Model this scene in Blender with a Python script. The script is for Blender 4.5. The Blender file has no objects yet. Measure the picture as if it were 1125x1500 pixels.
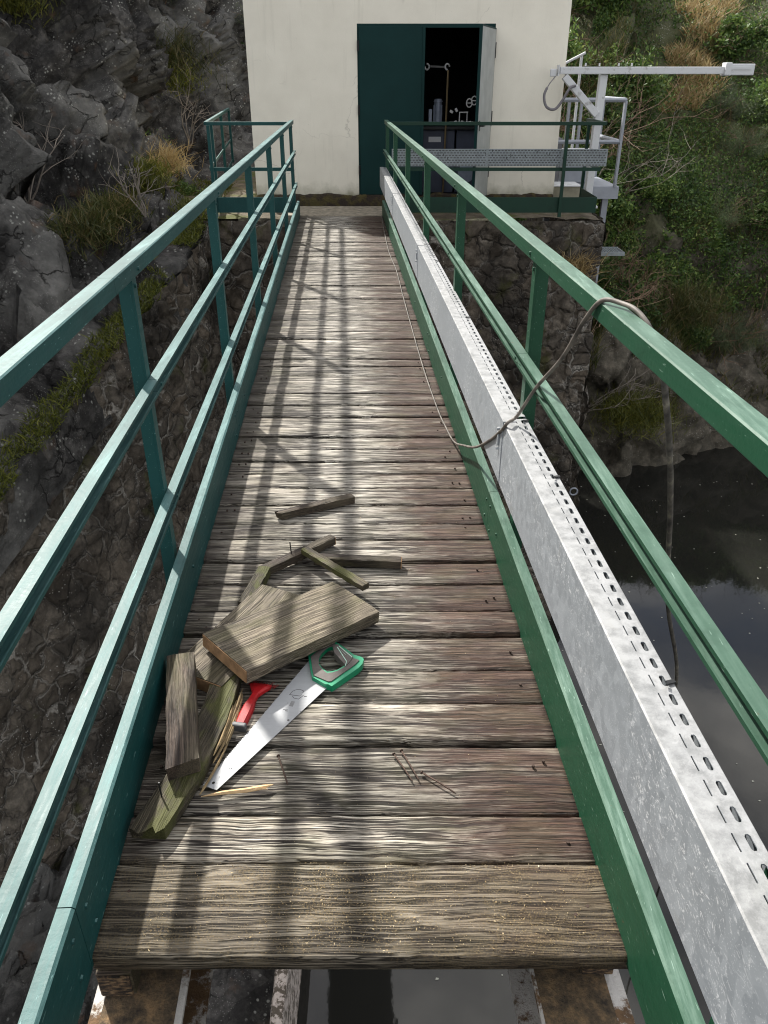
import bpy, bmesh, math, random
import numpy as np
from mathutils import Vector, Matrix, noise
R = math.radians
random.seed(7)
RNG = np.random.default_rng(11)
SC = bpy.context.scene
COL = SC.collection

# ------------------------------------------------------------------ camera
H = 1.55                                   # eye height above the deck (deck surface is z = 0)
cam_d = bpy.data.cameras.new('camera'); cam = bpy.data.objects.new('camera', cam_d); COL.objects.link(cam)
cam.location = (0, 0, H); cam.rotation_euler = (R(90 - 29.0), 0, 0)
cam_d.sensor_fit = 'VERTICAL'; cam_d.sensor_height = 36; cam_d.lens = 1140 / 1500 * 36
cam_d.clip_start = .02; cam_d.clip_end = 600
SC.camera = cam
SC.render.filter_size = 1.5; SC.cycles.filter_width = 1.1          # pixel filter: a sharp phone lens

# ------------------------------------------------------------------ world, sun, exposure
SUN = Vector((-.588, .92, 1.0)).normalized()          # towards the sun
w = bpy.data.worlds.new('World'); SC.world = w; w.use_nodes = True
nt = w.node_tree; nt.nodes.clear()
sky = nt.nodes.new('ShaderNodeTexSky'); sky.sky_type = 'NISHITA'; sky.sun_disc = False
sky.sun_elevation = math.asin(SUN.z); sky.sun_rotation = math.atan2(SUN.x, SUN.y)
sky.air_density = 1.0; sky.dust_density = 2.5
tc = nt.nodes.new('ShaderNodeTexCoord')
mp = nt.nodes.new('ShaderNodeMapping'); mp.inputs['Scale'].default_value = (1, 1, 2.2)
cn = nt.nodes.new('ShaderNodeTexNoise'); cn.inputs['Scale'].default_value = 2.6; cn.inputs['Detail'].default_value = 8; cn.inputs['Roughness'].default_value = .58
cr = nt.nodes.new('ShaderNodeValToRGB'); cr.color_ramp.elements[0].position = .36; cr.color_ramp.elements[1].position = .60
c2 = nt.nodes.new('ShaderNodeTexNoise'); c2.inputs['Scale'].default_value = 4.5; c2.inputs['Detail'].default_value = 6
cg = nt.nodes.new('ShaderNodeValToRGB'); cg.color_ramp.elements[0].color = (4.6, 4.7, 5.0, 1); cg.color_ramp.elements[1].color = (15.5, 15.0, 14.2, 1)
cg.color_ramp.elements[0].position = .35; cg.color_ramp.elements[1].position = .65
mx = nt.nodes.new('ShaderNodeMix'); mx.data_type = 'RGBA'
bg = nt.nodes.new('ShaderNodeBackground'); bg.inputs['Strength'].default_value = .11
wo = nt.nodes.new('ShaderNodeOutputWorld')
L = nt.links.new
L(tc.outputs['Generated'], mp.inputs['Vector']); L(mp.outputs[0], cn.inputs['Vector']); L(mp.outputs[0], c2.inputs['Vector'])
L(cn.outputs['Fac'], cr.inputs['Fac']); L(c2.outputs['Fac'], cg.inputs['Fac'])
L(cr.outputs['Color'], mx.inputs['Factor']); L(sky.outputs[0], mx.inputs['A']); L(cg.outputs['Color'], mx.inputs['B'])
L(mx.outputs['Result'], bg.inputs['Color']); L(bg.outputs[0], wo.inputs['Surface'])
sd = bpy.data.lights.new('sun', 'SUN'); sun = bpy.data.objects.new('sun', sd); COL.objects.link(sun)
sd.energy = 5.0; sd.angle = R(1.5); sd.color = (1, .965, .90)
sun.rotation_euler = SUN.to_track_quat('Z', 'Y').to_euler()
SC.view_settings.view_transform = 'Standard'; SC.view_settings.look = 'None'
SC.view_settings.exposure = .55; SC.view_settings.gamma = 1
try: SC.view_settings.use_curve_mapping = False
except Exception: pass

# ------------------------------------------------------------------ helpers: objects
def obj(name, bm, mat, parent=None, smooth=False, label=None, cat=None, group=None, kind=None):
    me = bpy.data.meshes.new(name)
    if isinstance(bm, bmesh.types.BMesh):
        bmesh.ops.recalc_face_normals(bm, faces=bm.faces) if not bm.faces.layers.int.get('keep') else None
        bm.to_mesh(me); bm.free()
    else:
        me = bm
    me.materials.append(mat)
    if smooth: me.polygons.foreach_set('use_smooth', [True] * len(me.polygons))
    o = bpy.data.objects.new(name, me); COL.objects.link(o)
    if parent: o.parent = parent
    tag(o, label, cat, group, kind)
    return o
def tag(o, label=None, cat=None, group=None, kind=None):
    if label: o['label'] = label
    if cat: o['category'] = cat
    if group: o['group'] = group
    if kind: o['kind'] = kind
    return o
def thing(name, label, cat, group=None, loc=(0, 0, 0), rz=0):
    o = bpy.data.objects.new(name, None); COL.objects.link(o); o.location = loc; o.rotation_euler = (0, 0, rz)
    o.empty_display_size = .1
    return tag(o, label, cat, group)
def npmesh(name, V, F, tint=None, uv=None):
    """V (n,3), F (m,k) arrays -> mesh"""
    me = bpy.data.meshes.new(name)
    V = np.asarray(V, dtype=np.float32); F = np.asarray(F, dtype=np.int32)
    m, k = F.shape
    me.vertices.add(len(V)); me.vertices.foreach_set('co', V.ravel())
    me.loops.add(m * k); me.loops.foreach_set('vertex_index', F.ravel())
    me.polygons.add(m); me.polygons.foreach_set('loop_start', np.arange(0, m * k, k, dtype=np.int32))
    me.polygons.foreach_set('loop_total', np.full(m, k, dtype=np.int32))
    me.update(calc_edges=True)
    if tint is not None:
        a = me.attributes.new('tint', 'FLOAT', 'FACE'); a.data.foreach_set('value', np.asarray(tint, dtype=np.float32))
    return me
def box(bm, c, s, rot=None, bevel=0):
    """c centre, s full size"""
    M = Matrix.Translation(Vector(c)) @ (rot.to_4x4() if rot is not None else Matrix.Identity(4))
    vs = [bm.verts.new(M @ Vector((x * s[0] / 2, y * s[1] / 2, z * s[2] / 2))) for x in (-1, 1) for y in (-1, 1) for z in (-1, 1)]
    fs = [bm.faces.new([vs[i] for i in q]) for q in ((0, 1, 3, 2), (4, 6, 7, 5), (0, 4, 5, 1), (2, 3, 7, 6), (0, 2, 6, 4), (1, 5, 7, 3))]
    if bevel:
        es = list({e for f in fs for e in f.edges})
        bmesh.ops.bevel(bm, geom=es, offset=bevel, segments=2, affect='EDGES', profile=.5)
    return vs
def bar(bm, p0, p1, w, h, up=(0, 0, 1), bevel=0):
    p0, p1 = Vector(p0), Vector(p1); d = (p1 - p0); l = d.length; d.normalize()
    x = d.cross(Vector(up)).normalized(); z = x.cross(d)
    rot = Matrix((x, d, z)).transposed()
    return box(bm, (p0 + p1) / 2, (w, l, h), rot, bevel)
def extrude(bm, prof, p0, p1, up=(0, 0, 1), caps=True):
    """prof: list of (x,z) about the line; x = right of travel"""
    p0, p1 = Vector(p0), Vector(p1); d = (p1 - p0).normalized(); x = d.cross(Vector(up)).normalized(); z = x.cross(d)
    A = [bm.verts.new(p0 + x * a + z * b) for a, b in prof]; B = [bm.verts.new(p1 + x * a + z * b) for a, b in prof]
    n = len(prof)
    for i in range(n): bm.faces.new((A[i], A[(i + 1) % n], B[(i + 1) % n], B[i]))
    if caps: bm.faces.new(A[::-1]); bm.faces.new(B)
def tube(bm, pts, r, seg=8, caps=True):
    pts = [Vector(p) for p in pts]; rr = r if isinstance(r, (list, tuple)) else [r] * len(pts)
    rings = []; ref = Vector((0, 0, 1))
    for i, p in enumerate(pts):
        d = (pts[min(i + 1, len(pts) - 1)] - pts[max(i - 1, 0)]).normalized()
        if abs(d.dot(ref)) > .95: ref = Vector((1, 0, 0))
        x = d.cross(ref).normalized(); ref2 = x.cross(d).normalized(); ref = ref2
        rings.append([bm.verts.new(p + x * math.cos(2 * math.pi * k / seg) * rr[i] + ref2 * math.sin(2 * math.pi * k / seg) * rr[i]) for k in range(seg)])
    for a, b in zip(rings, rings[1:]):
        for k in range(seg): bm.faces.new((a[k], a[(k + 1) % seg], b[(k + 1) % seg], b[k]))
    if caps: bm.faces.new(rings[0][::-1]); bm.faces.new(rings[-1])
def smooth_path(pts, n=8):
    pts = [Vector(p) for p in pts]; out = []
    P = [pts[0] * 2 - pts[1]] + pts + [pts[-1] * 2 - pts[-2]]
    for i in range(1, len(P) - 2):
        a, b, c, d = P[i - 1:i + 3]
        for k in range(n):
            t = k / n
            out.append(.5 * ((2 * b) + (c - a) * t + (2 * a - 5 * b + 4 * c - d) * t * t + (3 * b - a - 3 * c + d) * t ** 3))
    out.append(pts[-1]); return out
def cyl(bm, p0, p1, r0, r1=None, seg=16):
    tube(bm, [p0, p1], [r0, r0 if r1 is None else r1], seg)
def polyplate(outer, holes, z0, z1):
    """flat polygon with holes, thick"""
    bm = bmesh.new(); edges = []
    for loop in [outer] + holes:
        vs = [bm.verts.new((x, y, z0)) for x, y in loop]
        for i in range(len(vs)): edges.append(bm.edges.new((vs[i], vs[(i + 1) % len(vs)])))
    bmesh.ops.triangle_fill(bm, use_beauty=True, edges=edges)
    r = bmesh.ops.extrude_face_region(bm, geom=list(bm.faces))
    for v in [g for g in r['geom'] if isinstance(g, bmesh.types.BMVert)]: v.co.z = z1
    return bm
TH = math.atan(.0518)                                  # the bridge runs 3 degrees left of straight ahead
def B(s, t, z): return Vector((s * math.cos(TH) - t * math.sin(TH), s * math.sin(TH) + t * math.cos(TH), z))

# ------------------------------------------------------------------ helpers: materials
class NT:
    def __init__(s, name):
        s.m = bpy.data.materials.new(name); s.m.use_nodes = True; s.t = s.m.node_tree; s.t.nodes.clear()
        s.out = s.t.nodes.new('ShaderNodeOutputMaterial'); s.p = s.t.nodes.new('ShaderNodeBsdfPrincipled')
        s.t.links.new(s.p.outputs[0], s.out.inputs['Surface']); s.tc = None
    def n(s, kind, ins=None, **kw):
        q = s.t.nodes.new('ShaderNode' + kind)
        for k, v in kw.items(): setattr(q, k, v)
        for k, v in (ins or {}).items(): s.set(q.inputs[k], v)
        return q
    def set(s, sock, v):
        if isinstance(v, bpy.types.NodeSocket): s.t.links.new(v, sock)
        elif isinstance(v, bpy.types.Node): s.t.links.new(v.outputs[0], sock)
        else: sock.default_value = v
    def co(s, scale=(1, 1, 1), rot=(0, 0, 0), off=(0, 0, 0), kind='Object', add=None):
        if not s.tc: s.tc = s.n('TexCoord')
        src = s.tc.outputs[kind]
        if add is not None: src = s.n('VectorMath', {0: src, 1: add}, operation='ADD').outputs[0]
        return s.n('Mapping', {'Vector': src, 'Scale': scale, 'Rotation': rot, 'Location': off}).outputs[0]
    def noise(s, vec, scale=5, detail=5, rough=.55, dist=0):
        return s.n('TexNoise', {'Vector': vec, 'Scale': scale, 'Detail': detail, 'Roughness': rough, 'Distortion': dist}).outputs['Fac']
    def vor(s, vec, scale=5, feature='F1', out='Distance', rnd=1):
        return s.n('TexVoronoi', {'Vector': vec, 'Scale': scale, 'Randomness': rnd}, feature=feature).outputs[out]
    def ramp(s, fac, stops):
        q = s.n('ValToRGB', {'Fac': fac}); e = q.color_ramp.elements
        while len(e) < len(stops): e.new(.5)
        for i, (p, c) in enumerate(stops):
            e[i].position = p; e[i].color = (c, c, c, 1) if not isinstance(c, (tuple, list)) else (*c, 1)
        return q.outputs['Color']
    def mix(s, f, a, b, mode='MIX'):
        q = s.n('Mix', data_type='RGBA', blend_type=mode)
        for k, v in (('Factor', f), ('A', a), ('B', b)):
            if isinstance(v, (tuple, list)): v = (*v, 1) if len(v) == 3 else v
            i = {'Factor': 0, 'A': 6, 'B': 7}[k]; s.set(q.inputs[i], v)
        return q.outputs[2]
    def math(s, op, a, b=0., clamp=False): return s.n('Math', {0: a, 1: b}, operation=op, use_clamp=clamp).outputs[0]
    def bump(s, h, strength=.3, dist=.01, normal=None):
        d = {'Height': h, 'Strength': strength, 'Distance': dist}
        if normal is not None: d['Normal'] = normal
        return s.n('Bump', d).outputs[0]
    def attr(s, name): return s.n('Attribute', attribute_name=name).outputs['Fac']
    def fin(s, col=None, rough=None, metal=None, normal=None, spec=None):
        for k, v in (('Base Color', col), ('Roughness', rough), ('Metallic', metal), ('Normal', normal), ('Specular IOR Level', spec)):
            if v is not None:
                if isinstance(v, (tuple, list)) and len(v) == 3: v = (*v, 1)
                s.set(s.p.inputs[k], v)
        return s.m
def simple(name, col, rough=.6, metal=0, var=.25, scale=8, bump=.1):
    q = NT(name); c = q.co(); n = q.noise(c, scale, 6)
    dk = tuple(x * (1 - var) for x in col); lt = tuple(min(1, x * (1 + var)) for x in col)
    return q.fin(q.ramp(n, [(.3, dk), (.7, lt)]), rough, metal, q.bump(q.noise(c, scale * 6, 4), bump, .004))

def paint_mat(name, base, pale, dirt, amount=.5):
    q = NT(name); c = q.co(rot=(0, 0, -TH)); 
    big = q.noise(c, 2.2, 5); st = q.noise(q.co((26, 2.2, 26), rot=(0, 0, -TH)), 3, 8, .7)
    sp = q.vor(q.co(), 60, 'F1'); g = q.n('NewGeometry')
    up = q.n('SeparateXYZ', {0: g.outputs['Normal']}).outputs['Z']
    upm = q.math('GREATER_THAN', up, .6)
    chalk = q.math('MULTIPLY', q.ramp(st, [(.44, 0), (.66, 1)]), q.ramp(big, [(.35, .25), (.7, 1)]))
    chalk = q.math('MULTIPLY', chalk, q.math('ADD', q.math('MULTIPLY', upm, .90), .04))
    col = q.mix(q.math('MULTIPLY', upm, .16), base, pale)  # up-facing faces paler: faded paint plus lit tops put into the colour
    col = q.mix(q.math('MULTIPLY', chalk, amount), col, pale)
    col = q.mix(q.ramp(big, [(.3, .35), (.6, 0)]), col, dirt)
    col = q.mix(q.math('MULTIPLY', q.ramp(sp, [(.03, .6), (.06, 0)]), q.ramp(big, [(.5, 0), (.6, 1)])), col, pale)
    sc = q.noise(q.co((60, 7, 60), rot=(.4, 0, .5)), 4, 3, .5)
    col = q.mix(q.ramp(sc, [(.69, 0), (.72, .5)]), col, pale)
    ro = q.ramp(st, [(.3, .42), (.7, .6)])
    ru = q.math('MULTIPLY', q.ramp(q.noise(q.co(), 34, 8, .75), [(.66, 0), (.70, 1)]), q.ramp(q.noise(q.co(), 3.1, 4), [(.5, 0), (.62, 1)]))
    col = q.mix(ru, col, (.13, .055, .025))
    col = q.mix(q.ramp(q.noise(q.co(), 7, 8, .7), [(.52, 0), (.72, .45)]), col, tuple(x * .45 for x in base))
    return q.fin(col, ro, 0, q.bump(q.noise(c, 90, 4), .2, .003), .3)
M_GREEN_SKY = paint_mat('sky_tinted_green_paint', (.007, .062, .060), (.34, .56, .54), (.006, .035, .034), .42)  # left railings: the sky's blue cast painted into the green
M_GREEN = paint_mat('green_paint', (.010, .062, .030), (.36, .50, .42), (.010, .034, .020), .42)

def galv_mat():
    q = NT('galvanised'); c = q.co(rot=(0, 0, -TH)); v = q.vor(c, 42, 'F1', 'Color')
    sp = q.n('SeparateColor', {0: v}).outputs[0]
    st = q.noise(q.co((1, .55, 1), rot=(0, 0, -TH)), 62, 8, .7, 2.4)
    lo = q.noise(c, 3.5, 4)
    m = q.math('MULTIPLY', q.ramp(st, [(.555, 0), (.60, .85)]), q.ramp(lo, [(.42, 0.1), (.62, 1)]))
    col = q.mix(sp, (.30, .33, .36), (.38, .41, .44))
    col = q.mix(m, col, (.80, .82, .84))
    spk = q.vor(c, 190, 'F1'); col = q.mix(q.ramp(spk, [(.12, .55), (.2, 0)]), col, (.78, .8, .82))
    top_patches = q.ramp(q.noise(c, 26, 9, .7), [(.38, 0), (.56, 1)])
    g = q.n('NewGeometry'); up = q.n('SeparateXYZ', {0: g.outputs['Normal']}).outputs['Z']
    col = q.mix(q.math('MULTIPLY', q.math('GREATER_THAN', up, .7), .85), col, q.mix(top_patches, (.24, .24, .235), (.40, .40, .395)))  # up-facing faces painted darker, patchy, to hold back the sun's brightness
    dirt = q.noise(c, 11, 7, .7); col = q.mix(q.ramp(dirt, [(.60, 0), (.78, .55)]), col, (.33, .32, .29))
    return q.fin(col, q.ramp(sp, [(0, .42), (1, .55)]), .35, q.bump(st, .08, .002), .5)
M_GALV = galv_mat()

def wood_mat(name, light, mid, dark, moss=0., red=0., dust=False, crack=1., along='X', attr=True):
    """weathered board; grain runs along local X (or Y)"""
    q = NT(name)
    r = q.attr('tint') if attr else None
    add = q.n('CombineXYZ', {0: q.math('MULTIPLY', r, 37.), 1: q.math('MULTIPLY', r, 11.3), 2: q.math('MULTIPLY', r, 5.)}).outputs[0] if attr else None
    sx = (1, 1, 1) if along == 'X' else None
    def S(a, b): return (a, b, b) if along == 'X' else (b, a, b)
    wob = q.noise(q.co((1, 1, 1), add=add), 3.2, 3)
    wv = q.n('CombineXYZ', {0: 0., 1: q.math('MULTIPLY', wob, .035) if along == 'X' else 0., 2: 0.}).outputs[0]
    base = q.tc.outputs['Object']
    vec = q.n('VectorMath', {0: base, 1: wv}, operation='ADD').outputs[0]
    if attr: vec = q.n('VectorMath', {0: vec, 1: add}, operation='ADD').outputs[0]
    kv = q.n('TexVoronoi', {'Vector': q.n('Mapping', {'Vector': vec, 'Scale': (1, 1.6, 1) if along == 'X' else (1.6, 1, 1)}).outputs[0], 'Scale': 3.1})
    ksel = q.math('GREATER_THAN', q.n('SeparateColor', {0: kv.outputs['Color']}).outputs[0], .62)
    kd = kv.outputs['Distance']
    warp = q.math('MULTIPLY', q.math('MULTIPLY', q.ramp(kd, [(.02, 1), (.22, 0)]), ksel), .022)
    vec = q.n('VectorMath', {0: vec, 1: q.n('CombineXYZ', {0: 0., 1: warp, 2: 0.}).outputs[0]}, operation='ADD').outputs[0]
    def m(sc): return q.n('Mapping', {'Vector': vec, 'Scale': sc}).outputs[0]
    fine = q.noise(m(S(4.5, 290)), 1, 4, .66)
    med = q.noise(m(S(2.5, 75)), 1, 3, .55)
    crk = q.noise(m(S(3.0, 190)), 1, 2, .5)
    blot = q.noise(m(S(5, 7)), 1, 6, .62)
    fleck = q.noise(m(S(28, 260)), 1, 3, .6)
    g = q.math('ADD', q.math('MULTIPLY', fine, .86), q.math('MULTIPLY', med, .14))
    col = q.ramp(g, [(.36, dark), (.44, mid), (.53, light), (.64, tuple(min(1, x * 1.25) for x in light))])
    def ridge(sc, wdt, g0, g1):                          # thin continuous drying cracks
        n = q.math('ABSOLUTE', q.math('SUBTRACT', q.noise(m(sc), 1, 2, .5), .5))
        return q.math('MULTIPLY', q.ramp(n, [(wdt * .45, 1), (wdt, 0)]), q.ramp(q.noise(m(S(5, 26)), 1, 4, .6), [(g0, .1), (g1, 1)]))
    cm = q.math('MAXIMUM', ridge(S(1.5, 95), .038, .38, .46), q.math('MAXIMUM', ridge(S(2.8, 190), .034, .40, .50), ridge(S(.8, 26), .014, .42, .48)))
    cm = q.math('MULTIPLY', cm, crack)
    col = q.mix(cm, col, tuple(x * .22 for x in dark))
    col = q.mix(q.ramp(blot, [(.34, .6), (.48, 0)]), col, q.mix(g, tuple(x * .3 for x in dark), mid))
    col = q.mix(q.ramp(fleck, [(.66, 0), (.72, .3)]), col, tuple(min(1, x * 1.5) for x in light))
    col = q.mix(q.ramp(q.noise(q.co((6, 9, 6)), 1, 5), [(.45, 0), (.7, .55)]), col, (.20, .165, .115))
    col = q.mix(q.math('MULTIPLY', q.ramp(kd, [(.035, .85), (.075, 0)]), ksel), col, tuple(x * .6 for x in dark))
    if attr:
        rr = q.n('TexWhiteNoise', {'W': r}, noise_dimensions='1D').outputs['Value']
        col = q.mix(1., col, q.ramp(rr, [(0, .55), (.5, .85), (1, 1.0)]), 'MULTIPLY')
    if attr:
        tone = q.noise(m(S(2.4, 9)), 1, 6, .62)
        col = q.mix(1., col, q.ramp(tone, [(.34, .5), (.50, .9), (.60, 1.0)]), 'MULTIPLY')
        col = q.mix(q.ramp(q.noise(m(S(3, 8)), 1, 5, .6), [(.56, 0), (.68, .5)]), col, q.mix(g, (.03, .032, .012), (.26, .24, .12)))
    if red:
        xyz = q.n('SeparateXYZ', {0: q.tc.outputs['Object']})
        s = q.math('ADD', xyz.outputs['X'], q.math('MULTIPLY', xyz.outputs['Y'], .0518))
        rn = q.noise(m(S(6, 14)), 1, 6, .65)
        worn_sunlit = q.ramp(q.math('ADD', q.math('ABSOLUTE', q.math('ADD', s, .03)), q.math('MULTIPLY', rn, .35)), [(.24, 1), (.52, 0)])  # paler centre: foot wear plus sun brightness painted in, stronger farther off
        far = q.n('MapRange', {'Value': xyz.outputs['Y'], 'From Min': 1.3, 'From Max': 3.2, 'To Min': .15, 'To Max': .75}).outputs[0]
        col = q.mix(q.math('MULTIPLY', worn_sunlit, far), col, q.mix(q.ramp(g, [(.43, 0), (.54, 1)]), (.10, .08, .065), (.78, .73, .64)))
        col = q.mix(cm, col, (.02, .015, .012))
        k = q.math('MULTIPLY', q.ramp(q.math('ADD', s, q.math('MULTIPLY', rn, .60)), [(.42, 0), (.62, 1)]), q.ramp(q.noise(m(S(4, 16)), 1, 5, .65), [(.40, .55), (.53, 1)]))
        col = q.mix(q.math('MULTIPLY', k, red), col, q.mix(q.ramp(g, [(.38, 0), (.62, 1)]), (.010, .004, .004), (.125, .068, .048)))
        k2 = q.ramp(q.math('ADD', q.math('MULTIPLY', s, -1.), q.math('MULTIPLY', rn, .45)), [(.60, 0), (.80, 1)])
        col = q.mix(q.math('MULTIPLY', k2, .8), col, q.mix(g, (.012, .009, .008), (.13, .10, .082)))
    if moss:
        mn = q.noise(q.co((7, 12, 7)), 1, 6, .6)
        col = q.mix(q.math('MULTIPLY', q.ramp(mn, [(.47, 0), (.58, 1)]), moss), col, q.mix(fine, (.02, .024, .006), (.15, .16, .03)))
    if dust:                                             # sawdust lying on the first boards
        xyz = q.n('SeparateXYZ', {0: q.tc.outputs['Object']})
        near = q.ramp(xyz.outputs['Y'], [(0, 1), (1, 0)]) 
        ny = q.n('MapRange', {'Value': xyz.outputs['Y'], 'From Min': 1.12, 'From Max': 1.19, 'To Min': 1., 'To Max': 0.}).outputs[0]
        dn = q.noise(q.co((5, 9, 5)), 1, 6, .62); dp = q.noise(q.co(), 240, 3, .7)
        dm = q.math('MULTIPLY', q.math('MULTIPLY', q.ramp(dn, [(.40, .12), (.64, 1)]), q.ramp(dp, [(.47, 0), (.60, 1)])), ny)
        col = q.mix(q.math('MULTIPLY', dm, .65), col, (.50, .36, .17))
        col = q.mix(q.math('MULTIPLY', ny, .62), col, q.mix(cm, q.mix(q.ramp(g, [(.40, 0), (.64, 1)]), (.05, .039, .025), (.17, .132, .082)), (.01, .008, .005)))
    hgt = q.math('SUBTRACT', q.math('MULTIPLY', g, .8), q.math('MULTIPLY', cm, .55))
    nrm = q.bump(hgt, .9, .006)
    return q.fin(col, .66, 0, nrm, .35)
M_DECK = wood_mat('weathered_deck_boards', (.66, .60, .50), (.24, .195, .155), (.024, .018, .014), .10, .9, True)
M_BOARD = wood_mat('weathered_offcut', (.43, .36, .265), (.22, .175, .12), (.075, .058, .042), .2, crack=.6)
M_DARKW = wood_mat('dark_offcut', (.13, .095, .072), (.060, .041, .032), (.020, .014, .011), .08, crack=.6)
M_MOSSW = wood_mat('mossy_offcut', (.15, .125, .08), (.065, .052, .030), (.024, .019, .011), .75, crack=.6)
M_CUT = simple('fresh_cut_wood', (.34, .20, .10), .8, 0, .35, 30, .5)
M_TORN = simple('torn_wood_fibre', (.24, .17, .085), .85, 0, .5, 40, .4)
M_PALEW = simple('pale_splinter', (.62, .42, .22), .75, 0, .25, 25, .4)

def rock_mat():
    q = NT('rock'); c = q.co()
    big = q.noise(c, 1.1, 8, .6); mid = q.noise(c, 6, 10, .68); tone = q.vor(c, 1.6, 'F1', 'Color')
    tv = q.n('SeparateColor', {0: tone}).outputs[0]
    col = q.ramp(mid, [(.3, (.018, .017, .017)), (.5, (.066, .062, .058)), (.68, (.17, .16, .148))])
    col = q.mix(1., col, q.ramp(tv, [(0, .42), (1, 1.0)]), 'MULTIPLY')
    col = q.mix(q.ramp(q.noise(c, .45, 5, .6), [(.47, 0), (.60, .7)]), col, q.mix(mid, (.07, .07, .066), (.32, .31, .285)))
    cr = q.n('TexVoronoi', {'Vector': q.co((1, 1, 1.3), add=q.n('VectorMath', {0: q.n('TexNoise', {'Vector': c, 'Scale': 3., 'Detail': 5.}).outputs['Color'], 1: (.5, .5, .5)}, operation='MULTIPLY').outputs[0]), 'Scale': 2.1}, feature='DISTANCE_TO_EDGE').outputs['Distance']
    crm = q.math('MULTIPLY', q.ramp(cr, [(.0, .95), (.03, 0)]), q.ramp(q.noise(c, 1.7, 4), [(.48, 0), (.58, 1)])); col = q.mix(crm, col, (.008, .007, .006))
    li = q.vor(c, 17, 'F1'); lm = q.math('MULTIPLY', q.ramp(li, [(.2, 1), (.28, 0)]), q.ramp(q.noise(c, 2.3, 5), [(.50, 0), (.60, 1)]))
    col = q.mix(q.math('MULTIPLY', lm, .75), col, (.42, .42, .38))
    s2 = q.vor(c, 46, 'F1'); lm2 = q.math('MULTIPLY', q.ramp(s2, [(.15, 1), (.24, 0)]), q.ramp(q.noise(c, 3.7, 5), [(.50, 0), (.58, 1)]))
    col = q.mix(q.math('MULTIPLY', lm2, .5), col, (.42, .41, .38))
    col = q.mix(q.ramp(q.noise(c, 2.8, 6), [(.60, 0), (.72, .5)]), col, (.16, .085, .045))
    g = q.n('NewGeometry'); up = q.n('SeparateXYZ', {0: g.outputs['Normal']}).outputs['Z']
    mo = q.math('MULTIPLY', q.ramp(q.math('ADD', up, q.math('MULTIPLY', big, .8)), [(1.12, 0), (1.32, 1)]), q.ramp(mid, [(.42, 0), (.58, .9)]))
    col = q.mix(mo, col, q.mix(mid, (.035, .045, .008), (.16, .15, .03)))
    n1 = q.bump(mid, .9, .06); n2 = q.bump(q.math('SUBTRACT', q.noise(c, 26, 8, .7), q.math('MULTIPLY', crm, 1.2)), .8, .03, n1)
    return q.fin(col, .85, 0, n2, .3)
M_ROCK = rock_mat()
def masonry_mat():
    q = NT('rubble_masonry'); c = q.co()
    warp = q.n('VectorMath', {0: q.n('TexNoise', {'Vector': c, 'Scale': 7., 'Detail': 5.}).outputs['Color'], 1: (.17, .17, .17)}, operation='MULTIPLY').outputs[0]
    cc = q.co(add=warp)
    e = q.n('TexVoronoi', {'Vector': cc, 'Scale': 3.6, 'Randomness': .85}, feature='DISTANCE_TO_EDGE').outputs['Distance']
    t = q.n('SeparateColor', {0: q.n('TexVoronoi', {'Vector': cc, 'Scale': 3.6, 'Randomness': .85}).outputs['Color']})
    mid = q.noise(c, 11, 9, .7); big = q.noise(c, .9, 6, .6)
    st = q.ramp(mid, [(.3, (.045, .040, .034)), (.5, (.15, .13, .105)), (.7, (.29, .25, .20))])
    st = q.mix(q.math('MULTIPLY', t.outputs[0], .35), st, (.15, .105, .065))
    st = q.mix(1., st, q.ramp(t.outputs[1], [(0, .5), (1, 1.0)]), 'MULTIPLY')
    joint = q.math('MULTIPLY', q.ramp(e, [(.02, 1), (.07, 0)]), q.ramp(q.noise(c, 2.6, 5, .6), [(.44, .05), (.60, 1)]))
    col = q.mix(q.math('MULTIPLY', joint, .85), st, (.44, .41, .36))
    pit = q.math('MULTIPLY', q.ramp(e, [(.0, 1), (.03, 0)]), q.ramp(q.noise(c, 3.3, 4), [(.45, 0), (.55, 1)]))
    col = q.mix(pit, col, (.012, .010, .009))
    col = q.mix(q.ramp(big, [(.36, .85), (.54, 0)]), col, (.020, .017, .014))
    li = q.vor(c, 26, 'F1'); lm = q.math('MULTIPLY', q.ramp(li, [(.12, 1), (.2, 0)]), q.ramp(q.noise(c, 1.7, 5), [(.50, 0), (.62, 1)]))
    col = q.mix(q.math('MULTIPLY', lm, .8), col, (.5, .48, .44))
    mo = q.ramp(q.noise(c, 1.9, 7, .65), [(.58, 0), (.68, .8)]); col = q.mix(mo, col, q.mix(mid, (.02, .024, .006), (.09, .09, .025)))
    h = q.math('ADD', q.ramp(e, [(0, 0), (.12, 1)]), q.math('MULTIPLY', mid, .8))
    return q.fin(col, .88, 0, q.bump(q.noise(c, 40, 6, .7), .5, .02, q.bump(h, .9, .05)), .3)
M_MASON = masonry_mat()

def foliage_mat(name, stops, trans=.25):
    q = NT(name); r = q.attr('tint'); c = q.co()
    col = q.ramp(r, stops)
    col = q.mix(1., col, q.ramp(q.n('ObjectInfo').outputs['Random'], [(0, .5), (.5, .8), (1, 1.0)]), 'MULTIPLY')
    q.fin(col, .55, 0, None, .35)
    tr = q.n('BsdfTranslucent'); q.set(tr.inputs[0], col)
    mixs = q.n('MixShader', {0: trans}); q.t.links.new(q.p.outputs[0], mixs.inputs[1]); q.t.links.new(tr.outputs[0], mixs.inputs[2])
    q.t.links.new(mixs.outputs[0], q.out.inputs['Surface'])
    return q.m
M_LEAF = foliage_mat('leaves', [(0, (.03, .06, .02)), (.4, (.085, .16, .035)), (.75, (.19, .27, .06)), (1, (.36, .40, .12))])
M_LEAF2 = foliage_mat('broom_leaves', [(0, (.04, .065, .035)), (.5, (.11, .15, .07)), (1, (.27, .30, .14))])
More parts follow.
